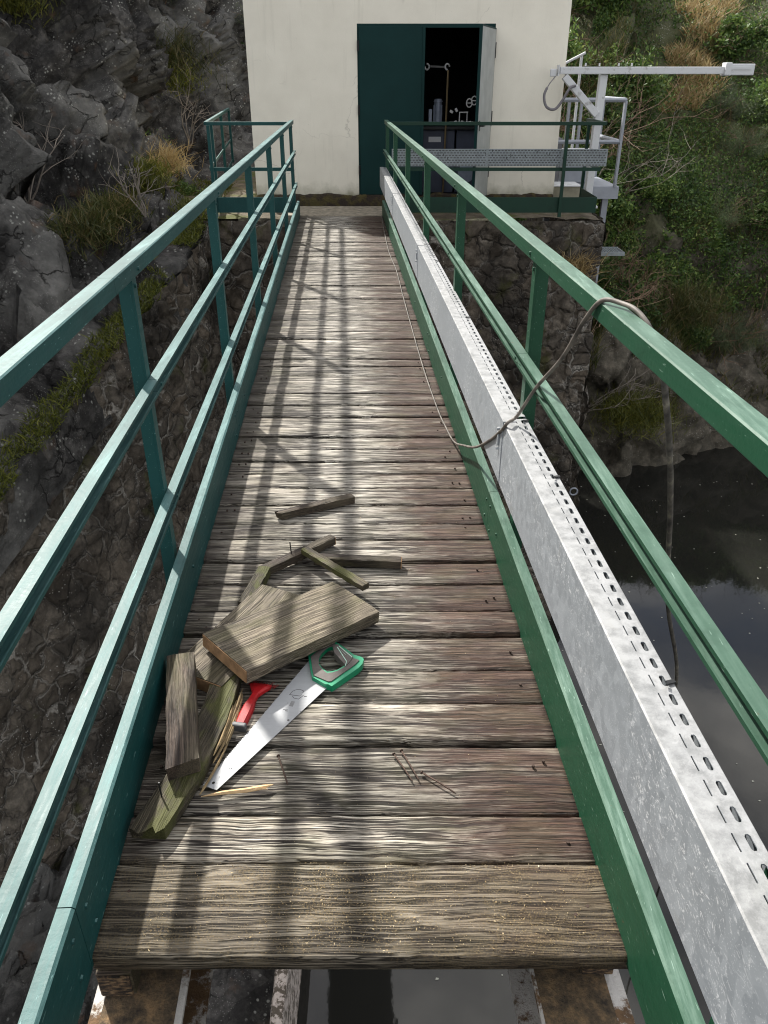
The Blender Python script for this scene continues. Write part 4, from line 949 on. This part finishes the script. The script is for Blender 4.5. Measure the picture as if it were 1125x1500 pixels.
# handsaw ---------------------------------------------------------------
SX, SY, SK = 1 / 4.018, 1 / 4.018, 0
def sp_(zx, zy, z=.010):                              # outline points measured on the deck plane
    u = 280 + zx / 4.018 - 562.5; v = 910 + zy / 4.018 - 750
    Yr = 1140 * .87462 - v * .48481; Zr = -1140 * .48481 - v * .87462
    k = (z - H) / Zr
    return (u * k, Yr * k)
saw = thing('handsaw', 'handsaw with a bright steel blade and green and grey handle on the boards', 'saw', None, (-.2, 1.75, 0))
def sobj(name, bm, mat, parent=None): bmesh.ops.translate(bm, verts=bm.verts, vec=(.2, -1.75, 0)); return obj(name, bm, mat, parent or saw)
def saw_blade_mat():
    q = NT('saw_steel'); n = q.noise(q.co((60, 60, 60), rot=(0, 0, .8)), 1, 6); st = q.noise(q.co((9, 200, 9), rot=(0, 0, -.85)), 1, 5, .6)
    col = q.mix(q.ramp(n, [(.35, 0), (.65, .3)]), (.38, .39, .40), (.30, .31, .32)); col = q.mix(q.ramp(st, [(.5, 0), (.75, .4)]), col, (.27, .27, .265))
    return q.fin(col, q.ramp(st, [(.3, .42), (.7, .6)]), .0, q.bump(st, .05, .001))
M_SAW = saw_blade_mat()
heelT, toeT, toeB, heelB = sp_(700, 228), sp_(72, 966), sp_(150, 994), sp_(812, 380)
edge = [heelT]
nt_ = 90
ht, tt = Vector(heelT), Vector(toeT); dirv = (tt - ht); perp = Vector((-dirv.y, dirv.x)).normalized()
for i in range(nt_):
    a = ht + dirv * ((i + .5) / nt_); b_ = ht + dirv * ((i + 1) / nt_)
    edge.append(tuple(a + perp * .0032 * (-1 if perp.x > 0 else 1))); edge.append(tuple(b_))
outer = edge + [toeB, heelB]
hc = sp_(131, 951); hole = [(hc[0] + .0042 * math.cos(a), hc[1] + .0042 * math.sin(a)) for a in np.linspace(0, 2 * math.pi, 13)[:-1]]
sobj('blade', polyplate(outer, [hole], .0092, .0102), M_SAW)
M_SGREEN = simple('saw_green_plastic', (.012, .27, .13), .38, 0, .12, 10, .03)
M_SGREY = simple('saw_grey_rubber', (.115, .10, .09), .7, 0, .2, 25, .2)
go = [(690, 213), (748, 160), (812, 106), (834, 106), (852, 128), (858, 140), (905, 172), (958, 212), (1006, 226), (1017, 238), (1008, 266), (985, 290), (828, 398), (808, 386), (790, 386), (712, 342), (703, 300)]
hl = [(808, 158), (828, 152), (838, 160), (842, 186), (905, 262), (918, 262), (900, 278), (862, 300), (828, 310), (800, 312), (772, 290), (752, 262), (752, 225), (768, 195), (790, 172)]
def poly(pts, z): return [sp_(a, b_, z) for a, b_ in pts]
hd = sobj('handle', polyplate(poly(go, .014), [poly(hl, .014)], .002, .024), M_SGREEN)
inn = [(704, 216), (760, 168), (812, 118), (838, 118), (846, 142), (860, 152), (872, 190), (914, 222), (946, 222), (990, 236), (965, 262), (826, 360), (806, 362), (722, 326), (714, 290)]
sobj('grip_insert', polyplate(poly(inn, .022), [poly(hl, .022)], .0235, .0275), M_SGREY, hd)
gp = [(836, 160), (860, 140), (905, 176), (952, 214), (940, 236), (918, 262), (905, 262), (842, 190)]
gpm = polyplate(poly(gp, .025), [], .006, .030)
sobj('grip', gpm, M_SGREY, hd)
M_SWHITE = simple('pale_green_line', (.50, .72, .60), .5, 0, .05)
bm = bmesh.new()
for pts in ([(860, 152), (905, 222), (915, 236), (908, 262)], [(870, 146), (915, 184), (948, 212)]):
    tube(bm, [Vector((*sp_(*p, .030), .0302)) for p in pts], .0013, 5)
sobj('grip_lines', bm, M_SWHITE, hd)
bm = bmesh.new()
for k in range(7):                                    # worn unreadable lettering strip on the grip
    a = Vector((*sp_(868 + k * 6.6, 158 + k * 6.2, .030), .0303)); bar(bm, a, a + Vector((.0010, -.0018, 0)), .0008, .0006)
sobj('grip_marks', bm, M_SWHITE, hd)
M_INK = simple('blade_print', (.09, .09, .09), .6, 0, .2, 40)
bm = bmesh.new()
def ink(pts, r=.0009):
    tube(bm, [Vector((*sp_(*p), .0103)) for p in pts], r, 4)
ink([(580, 432), (598, 412), (622, 402), (645, 403), (664, 412)]); ink([(664, 412), (656, 424)]); ink([(578, 432), (612, 437), (642, 441), (652, 432)]); ink([(596, 441), (606, 453), (632, 459), (650, 446)]); ink([(650, 446), (661, 436)]); ink([(664, 444), (680, 444)], .0012); ink([(540, 520), (570, 522)], .0007); ink([(553, 527), (568, 529)], .0012); ink([(566, 482), (572, 482)], .0007)
sobj('blade_emblem', bm, M_INK)
rect = [(590, 470), (611, 473), (598, 503), (576, 498)]
sobj('blade_mark', polyplate(poly(rect, .0103), [], .0102, .0105), simple('grey_print', (.22, .22, .22), .6, 0, .2, 60))
bm = bmesh.new()
for (a, b_), r in (((572, 583), .0035), ((646, 533), .002), ((237, 866), .0018), ((226, 868), .0012), ((166, 917), .0012)):
    c = sp_(a, b_); cyl(bm, (c[0], c[1], .010), (c[0], c[1], .0106), r, r, 8)
sobj('resin_spots', bm, M_INK)
# red hand brush ----------------------------------------------------------
M_RED = simple('red_plastic', (.42, .010, .013), .5, 0, .4, 22, .1)
br = thing('hand_brush', 'small red brush with a grey end cap between the boards and the saw', 'brush', None, (-.37, 1.65, 0), 0)
b0, b1 = Vector((-.392, 1.572, .012)), Vector((-.362, 1.735, .014)); dv = (b1 - b0).normalized(); sv = Vector((dv.y, -dv.x, 0))
def bobj(name, bm, mat, parent=None): bmesh.ops.translate(bm, verts=bm.verts, vec=(.37, -1.65, 0)); return obj(name, bm, mat, parent or br)
bm = bmesh.new(); rows = []
for f, w_, h_ in ((0, .017, .013), (.25, .0185, .0135), (.45, .0175, .013), (.62, .0115, .011), (.74, .011, .010), (.84, .022, .009), (.93, .034, .008), (1, .038, .0055)):
    c = b0 + (b1 - b0) * f + sv * (.006 * max(0, f - .6) / .4)
    rows.append([bm.verts.new(c + sv * x * w_ * .86 + Vector((0, 0, z * h_))) for x, z in ((-1, -.6), (-.7, -1), (.7, -1), (1, -.6), (1, .5), (.65, 1), (-.65, 1), (-1, .5))])
for a, b_ in zip(rows, rows[1:]):
    for k in range(8): bm.faces.new((a[k], a[(k + 1) % 8], b_[(k + 1) % 8], b_[k]))
bm.faces.new(rows[0][::-1]); bm.faces.new(rows[-1])
bobj('handle', bm, M_RED)
bm = bmesh.new(); bar(bm, b0 - dv * .014, b0 + dv * .002, .040, .030, bevel=.004); bobj('end_cap', bm, simple('grey_cap', (.09, .09, .095), .5, .3))
bm = bmesh.new()
for k in range(34):
    x = -.036 + .076 * k / 33; p = b1 + sv * (x + .006) + Vector((0, 0, random.uniform(-.003, .003)))
    tube(bm, [p - dv * .006, p + dv * random.uniform(.010, .022) + sv * x * .25 + Vector((0, 0, -.004))], [.0016, .0007], 4)
bobj('bristles', bm, simple('dark_red_bristles', (.17, .02, .015), .8, 0, .4, 80))
# sawdust and chips on the nearest board
V, F = [], []
for k in range(6500):
    near = random.random() < .85
    cl = random.choice([(-.10, 1.06, .07), (-.02, 1.00, .05), (-.13, 1.10, .04), (.30, 1.02, .06)])
    x = random.gauss(cl[0], cl[2]) if random.random() < .55 else random.uniform(-.50, .42)
    y = min(1.152, max(.945, random.gauss(cl[1], .035) if random.random() < .5 else random.uniform(.945, 1.15))) if near else random.uniform(1.16, 2.9)
    l = random.uniform(.0006, .0015) * (2.2 if random.random() < .04 else 1); a = random.uniform(0, 6.28); wdt = l * random.uniform(.25, .5)
    ux, uy = math.cos(a) * l, math.sin(a) * l; vx, vy = -math.sin(a) * wdt, math.cos(a) * wdt; z = .0055 + random.uniform(0, .001)
    b_ = len(V); V += [(x - ux, y - uy, z), (x + vx, y + vy, z + .0012), (x + ux, y + uy, z + .0004), (x - vx, y - vy, z + .0002)]; F.append((b_, b_ + 1, b_ + 2, b_ + 3))
me = npmesh('sawdust', V, F, RNG.random(len(F)))
obj('sawdust', me, foliage_mat('sawdust_chips', [(0, (.28, .19, .09)), (.6, (.52, .38, .19)), (1, (.72, .58, .36))], .05), kind='stuff', label='pale sawdust and small chips scattered on the nearest boards')

# ================================================================== CABLE, POLE
M_CABLE = (lambda q: q.fin(q.ramp(q.noise(q.co((20, 20, 20)), 1, 5), [(.35, (.06, .052, .045)), (.65, (.20, .175, .15))]), .6, 0, q.bump(q.noise(q.co(), 60, 4), .2, .002)))(NT('dusty_cable'))
pts = [(-.030, 10.75, .012), (.005, 9.5, .010), (.05, 8.3, .010), (.115, 7.4, .010), (.152, 6.5, .010), (.190, 5.65, .010), (.242, 4.58, .010), (.288, 3.91, .010), (.312, 3.68, .011), (.334, 3.42, .04), (.349, 3.104, .16), (.360, 2.80, .29), (.3745, 2.53, .438), (.383, 2.345, .555), (.394, 2.300, .600), (.425, 2.32, .615), (.440, 2.14, .775), (.455, 1.93, .93), (.468, 1.80, 1.065), (.482, 1.73, 1.125), (.512, 1.68, 1.131), (.530, 1.62, 1.128), (.548, 1.575, 1.10), (.552, 1.572, 1.06)]
bm = bmesh.new(); sp2 = smooth_path(pts, 7); nn = len(sp2)
tube(bm, sp2, [.0042 if i < nn * .38 else (.0042 + .0012 * min(1, (i - nn * .38) / 14)) for i in range(nn)], 8)
obj('electric_cable', bm, M_CABLE, None, True, 'thin grey cable lying along the deck and looped up over the right handrail', 'cable')
M_POLE = (lambda q: q.fin(q.ramp(q.noise(q.co((9, 9, 1.2)), 3, 6, .65), [(.35, (.035, .032, .028)), (.55, (.12, .11, .09)), (.68, (.26, .24, .18))]), .8, 0, q.bump(q.noise(q.co((30, 30, 3)), 2, 5), .4, .004)))(NT('weathered_pole'))
A, Bq = Vector((.620, 1.674, .985)), Vector((3.75, 6.75, -6.6))
bm = bmesh.new(); tube(bm, [A + (Bq - A) * f + Vector((.012 * math.sin(f * 30), 0, .012 * math.cos(f * 23))) for f in np.linspace(0, 1, 40)], [.0085 + .003 * f for f in np.linspace(0, 1, 40)], 8)
obj('pole', bm, M_POLE, None, True, 'long thin weathered pole leaning from the right handrail down into the water', 'pole')

# ================================================================== VEGETATION
def rand_dirs(n):
    v = RNG.normal(size=(n, 3)); return v / np.linalg.norm(v, axis=1, keepdims=True)
def leaves(C, size, tint, aspect=.5, updir=None):
    """rhombic leaves centred on C"""
    n = len(C); a = rand_dirs(n)
    if updir is not None: a = a * (1 - updir) + np.array([0, 0, 1.]) * updir; a /= np.linalg.norm(a, axis=1, keepdims=True)
    b_ = np.cross(a, rand_dirs(n)); b_ /= np.linalg.norm(b_, axis=1, keepdims=True) + 1e-9
    s = (size * (0.6 + .8 * RNG.random(n)))[:, None]
    V = np.stack([C - a * s, C + b_ * s * aspect, C + a * s, C - b_ * s * aspect], 1).reshape(-1, 3)
    return V, np.arange(4 * n).reshape(n, 4), tint
def blades(C, h, tint, lean=.5, wd=.008, N=None):
    n = len(C); d = rand_dirs(n) * lean + np.array([0, 0, 1.]); d /= np.linalg.norm(d, axis=1, keepdims=True)
    s = np.cross(d, rand_dirs(n)); s /= np.linalg.norm(s, axis=1, keepdims=True) + 1e-9
    hh = (h * (.5 + RNG.random(n)))[:, None]; droop = rand_dirs(n) * .25 * hh; droop[:, 2] = -abs(droop[:, 2])
    M_ = C + d * hh * .55; E_ = C + d * hh + droop
    V = np.stack([C - s * wd, C + s * wd, M_ + s * wd * .7, M_ - s * wd * .7, E_ + s * wd * .12, E_ - s * wd * .12], 1).reshape(-1, 3)
    k = np.arange(n)[:, None] * 6
    return V, np.concatenate([k + [0, 1, 2, 3], k + [3, 2, 4, 5]], 1).reshape(-1, 4), np.repeat(tint, 2)
def join(parts):
    V, F, Tt, o = [], [], [], 0
    for v, f, t in parts: V.append(v); F.append(f + o); Tt.append(t); o += len(v)
    return np.concatenate(V), np.concatenate(F), np.concatenate(Tt)
def crown_mesh(name, r, nl, size, style, seed):
    """irregular crown made of leafy sprays around branch tips; origin at its base"""
    rg = np.random.default_rng(seed); C = []; T_ = []
    nc = 26
    for k in range(nc):
        d = rg.normal(size=3); d /= np.linalg.norm(d); d[2] = abs(d[2]) * .9 - .1
        c = d * r * rg.uniform(.35, 1.0) * np.array([1, 1, .85]) + np.array([0, 0, r * .45])
        m = nl // nc; rr = r * rg.uniform(.13, .30)
        if style == 'broom':
            t = rg.random(m)[:, None]; base = np.array([0, 0, .05]); P = base + (c * 1.25 - base) * (.35 + .75 * t) + rg.normal(size=(m, 3)) * rr * .38
        else:
            P = c + rg.normal(size=(m, 3)) * rr * .62
        C.append(P); T_.append(np.clip(rg.normal(.42 + .35 * (rg.random() - .4), .2, m), 0, 1))
    C = np.concatenate(C); T_ = np.concatenate(T_)
    V, F, t = leaves(C, size, T_, .42 if style != 'broom' else .07, .45 if style == 'broom' else None)
    return npmesh(name, V, F, t)
def stems_mesh(r, seed, n=9, w=.014, sub=3, up=.9):
    rd = random.Random(seed); bm = bmesh.new()
    def grow(p, d, l, w_, dep):
        pts = [p]; dd = d.copy()
        for k in range(5):
            dd = (dd + Vector((rd.gauss(0, .22), rd.gauss(0, .22), rd.gauss(.02, .15)))).normalized(); pts.append(pts[-1] + dd * l / 5)
        tube(bm, pts, [w_ * (1 - .14 * i) for i in range(6)], 4, False)
        if dep > 0:
            for k in range(3): i = rd.randint(2, 5); grow(pts[i], (dd + Vector((rd.gauss(0, .6), rd.gauss(0, .6), rd.gauss(.1, .4)))).normalized(), l * rd.uniform(.4, .7), w_ * .55, dep - 1)
    for k in range(n): a = rd.uniform(0, 6.28); grow(Vector((0, 0, 0)), Vector((math.cos(a) * .7, math.sin(a) * .7, up)).normalized(), r * rd.uniform(.8, 1.25), w, sub - 1)
    me = bpy.data.meshes.new('stems'); bm.to_mesh(me); bm.free(); return me
P_SHRUB = []
for k in range(4): P_SHRUB.append((crown_mesh('crown', .8, 7000, .043, 'bush', 40 + k), stems_mesh(.8, k, 6), M_LEAF))
for k in range(3): P_SHRUB.append((crown_mesh('crown', .85, 9000, .042, 'broom', 60 + k), stems_mesh(.8, 20 + k, 7), M_LEAF2))
for a, b_, m in P_SHRUB: a.materials.append(m); b_.materials.append(M_BROWNTWIG)
def bank_pt(u, v):                                     # a point and normal of the hillside grid
    j = min(BP.shape[0] - 1, int(v * (BP.shape[0] - 1))); i = min(BP.shape[1] - 1, int(u * (BP.shape[1] - 1))); return BP[j, i], BN[j, i]
def nearest(P, x, y):
    d = (P[..., 0] - x) ** 2 + (P[..., 1] - y) ** 2; j, i = np.unravel_index(np.argmin(d), d.shape); return P[j, i]
def shrub(k, p, s, label, group, rz=None):
    cm, sm, m = P_SHRUB[k]
    root = thing('shrub', label, 'shrub', group, tuple(p), random.uniform(0, 6.28) if rz is None else rz); root.scale = (s, s, s * random.uniform(.85, 1.1))
    c = bpy.data.objects.new('crown', cm); COL.objects.link(c); c.parent = root
    t = bpy.data.objects.new('stems', sm); COL.objects.link(t); t.parent = root
    return root
kinds = {0: 'leafy green', 1: 'dark green', 2: 'mid green', 3: 'dense green', 4: 'wispy grey green broom', 5: 'upright broom', 6: 'feathery broom'}
# rows of shrubs on the hillside (x, y, scale, proto)
SH = []
rd = random.Random(5)
for row, (r0, yb, sc) in enumerate(((0, 18.6, .9), (1, 19.8, 1.0), (2, 21.2, 1.15), (3, 23.0, 1.3), (4, 25.5, 1.6), (5, 29, 2.1))):
    x = 3.6 + row * .2
    while x < 15 + row * 1.5:
        yy = yb + (x - 5) * .18 + rd.uniform(-.5, .5)
        dry = abs(x - yy * .341) < 1.3 and yy > 21.4
        if not dry: SH.append((x, yy, sc * rd.uniform(.7, 1.15), rd.choice([0, 1, 2, 3, 0, 2, 4, 5, 6])))
        x += rd.uniform(.95, 1.6) * (1 + row * .12)
places = ['low by the waterline', 'just above the bank rocks', 'on the lower slope', 'halfway up the slope', 'on the upper slope', 'along the top of the slope']
for i, (x, y, s, k) in enumerate(SH):
    p = nearest(BP, x, y); row = min(5, max(0, int((p[2] + 4.5) / 1.9)))
    side = 'beside the hut' if x < 6 else ('mid hillside' if x < 9.5 else 'far right')
    shrub(k, (p[0], p[1], p[2] - .25 * s), s, f'{kinds[k]} shrub {places[row]} {side}', 'shrubs covering the hillside')
# undergrowth on the hillside: leaves and grass nobody could count
def on_grid(P, N, n, j0, j1, i0, i1):
    j = RNG.uniform(j0, j1, n) * (P.shape[0] - 2); i = RNG.uniform(i0, i1, n) * (P.shape[1] - 2)
    jj, ii = j.astype(int), i.astype(int); a, b_ = (j - jj)[:, None], (i - ii)[:, None]
    Q = P[jj, ii] * (1 - a) * (1 - b_) + P[jj + 1, ii] * a * (1 - b_) + P[jj, ii + 1] * (1 - a) * b_ + P[jj + 1, ii + 1] * a * b_
    return Q, N[jj, ii]
def clumpy(Q, s, thr, seed=0.):
    return np.array([noise.noise(Vector((q[0] * s + seed, q[1] * s, q[2] * s))) for q in Q]) > thr
Q, NN = on_grid(BP, BN, 230000, .27, .80, .17, .66); hh = RNG.random(len(Q)) ** 2 * .32
keep = clumpy(Q, 1.3, -.35); Q = (Q + NN * hh[:, None])[keep]
tn = np.clip(RNG.normal(.38, .22, len(Q)) + .25 * np.array([noise.noise(Vector(q) * .8) for q in Q]), 0, 1)
V, F, t = leaves(Q, .042, tn, .45)
obj('undergrowth', npmesh('undergrowth', V, F, t), M_LEAF, kind='stuff', label='tangled low green undergrowth covering the hillside')
Q, NN = on_grid(BP, BN, 60000, .12, .75, .17, .66); keep = clumpy(Q, .9, .02, 9.); Q = Q[keep]
V, F, t = blades(Q, .34, np.clip(RNG.normal(.5, .25, len(Q)), 0, 1), .7, .008)
obj('hillside_grass', npmesh('hillside_grass', V, F, t), M_GRASS, kind='stuff', label='long grass tufts between the hillside shrubs')
# dry yellow clearing near the top right
Q, NN = on_grid(BP, BN, 260000, .40, .95, .2, .6)
tt = np.clip((Q[:, 1] - 24.0) / 9, 0, 1); cx = 8.25 + 3.5 * tt
Q = Q[(abs(Q[:, 0] - cx + .3 * np.sin(Q[:, 1] * 3)) < .55 + .25 * tt) & (Q[:, 1] > 23.6) & (Q[:, 1] < 34)]
V, F, t = blades(Q, .36, RNG.random(len(Q)), .7, .014)
obj('dry_grass', npmesh('dry_grass', V, F, t), M_DRY, kind='stuff', label='straw coloured dry grass in the clearing high on the hillside')
# bare and brown shrubs behind the crane
M_TWs = [M_TWIG, M_BROWNTWIG]
bare = [(4.35, 16.9, 1.5, 0), (4.9, 17.8, 1.2, 1), (5.6, 18.6, 1.0, 1), (4.6, 19.6, 1.7, 0), (6.2, 18.0, 1.0, 1), (5.4, 21.0, 1.7, 1), (4.4, 20.0, 1.9, 1), (8.2, 19.2, 1.0, 1)]
bl = ['pale branched leafless shrub beside the hut corner', 'brown leafless shrub behind the steel landing', 'tangled brown twig shrub right of the steel landing', 'tall pale leafless shrub rising above the crane arm', 'low brown twig shrub below the crane arm', 'tall spreading bare shrub above the crane arm', 'tall brown bare shrub behind the hut corner', 'bare brown shrub low over the right bank']
for (x, y, s, m), lab in zip(bare, bl):
    me = stems_mesh(s, int(x * 31), 11, .016, 3, 1.1 if s > 1.8 else .5); p = nearest(BP, x, y)
    r = thing('bare_shrub', lab, 'shrub', None, (p[0], p[1], p[2] - .1)); obj('branches', me, M_TWs[m], r)
# left side: moss and grass strip along the retaining wall top
idx = RNG.integers(20, CP.shape[1] - 60, 15000) ; f = RNG.random(15000)
rowj = ((.165 + f ** 1.6 * .13) * CP.shape[0]).astype(int); Q = CP[rowj, np.minimum(idx + 0, CP.shape[1] - 1)] + RNG.normal(size=(15000, 3)) * np.array([.03, .04, .01])
keep = clumpy(Q, 1.6, -.42 , 2.); Q = Q[keep]
V, F, t = blades(Q, .085, np.clip(RNG.normal(.32, .2, len(Q)), 0, .8), .9, .006)
obj('ledge_grass', npmesh('ledge_grass', V, F, t), M_MOSS, kind='stuff', label='bright green grass and moss along the retaining wall top')
# moss cushions and grass tufts on the cliff
def tuft(p, r, h, n, mat, label, kind='grass_tuft', cat='grass tuft', group=None, sz=None, tm=.5):
    p = np.array(p); Cc = RNG.normal(size=(n, 3)) * np.array([r, r, r * .45])
    V, F, t = blades(Cc, h, np.clip(RNG.normal(tm, .25, n), 0, 1), .9, .006)
    o = obj(kind, npmesh(kind, V, F, t), mat, label=label, cat=cat, group=group); o.location = tuple(p); return o
def cliff_at(y, z):
    d = (CP[..., 1] - y) ** 2 + (CP[..., 2] - z) ** 2; d[:int(CP.shape[0] * .3)] += 100; j, i = np.unravel_index(np.argmin(d), d.shape); return CP[j, i], CN[j, i]
for (y, z, r, h, m, lab) in ((18.2, 1.95, .42, .42, M_GRASS, 'golden green grass tuft high on the left cliff'), (18.0, 1.5, .34, .16, M_MOSS, 'bright mossy clump under the golden tuft on the cliff'),
    (14.0, 2.5, .26, .16, M_MOSS, 'small moss patch at the very top left of the cliff'), (12.3, .3, .20, .13, M_MOSS, 'round moss cushion in the middle of the cliff'), (13.4, .32, .20, .30, M_DRY, 'brown dry grass tuft hanging on the cliff middle'),
    (9.6, -.05, .22, .2, M_GRASS, 'grass tuft low on the left of the cliff'), (10.3, .05, .16, .2, M_GRASS, 'small grass tuft on the cliff left of the round moss'), (12.0, 0, .2, .18, M_MOSS, 'mossy tuft below the round moss cushion')):
    p, n_ = cliff_at(y, z); tuft(p + n_ * .03, r, h, 1500, m, lab, 'moss_clump' if m is M_MOSS else 'grass_tuft', 'moss' if m is M_MOSS else 'grass tuft')
# shrubs on the left cliff
for (y, z, s, k, lab) in ((15.3, .15, .62, 1, 'small dark leafy shrub on the cliff left of the angled railing corner'), (20.2, 2.2, 1.0, 4, 'grey green broom at the top of the cliff beside the hut'), (17.8, 3.2, .9, 1, 'dark shrub at the top of the cliff'), (20.6, 1.2, .9, 2, 'green shrub behind the left wall of the hut'), (19.2, 3.0, 1.0, 5, 'upright broom close behind the left wall of the hut'), (16.3, 3.3, .7, 6, 'feathery broom on the cliff edge at the top'), (13.0, -.05, .45, 0, 'little leafy shrub behind the angled railing'), (10.4, -.35, .40, 3, 'little green shrub at the foot of the cliff above the wall grass')):
    p, n_ = cliff_at(y, z); shrub(k, p - np.array([0, 0, .1]), s, lab, 'shrubs on the left cliff')
for (y, z, s, lab) in ((11.0, -.1, .85, 'pale forked bare branch rising before the cliff'), (10.2, -.15, .6, 'thin pale bare twigs left of the forked branch'), (14.6, .3, .8, 'bare twigs behind the angled railing corner')):
    p, n_ = cliff_at(y, z); p = p + n_ * .25; r = thing('bare_branch', lab, 'branch', None, tuple(p)); obj('branches', stems_mesh(s, int(y * 17), 4, .013, 3, 1.2), M_TWIG, r)
# clumps on the abutment and bank edge
for (x, y, z, r, h, n, m, lab) in ((2.55, 10.84, -.75, .12, .30, 700, M_DRY, 'dry brown grass tuft growing from the abutment stones'), (5.6, 16.2, -5.0, .38, .35, 2600, M_MOSS, 'bright green clump overhanging the water beside the abutment'), (7.0, 18.6, -3.2, .5, .4, 3000, M_GRASS, 'grassy clump on the right bank above the water')):
    tuft((x, y, z), r, h, n, m, lab)
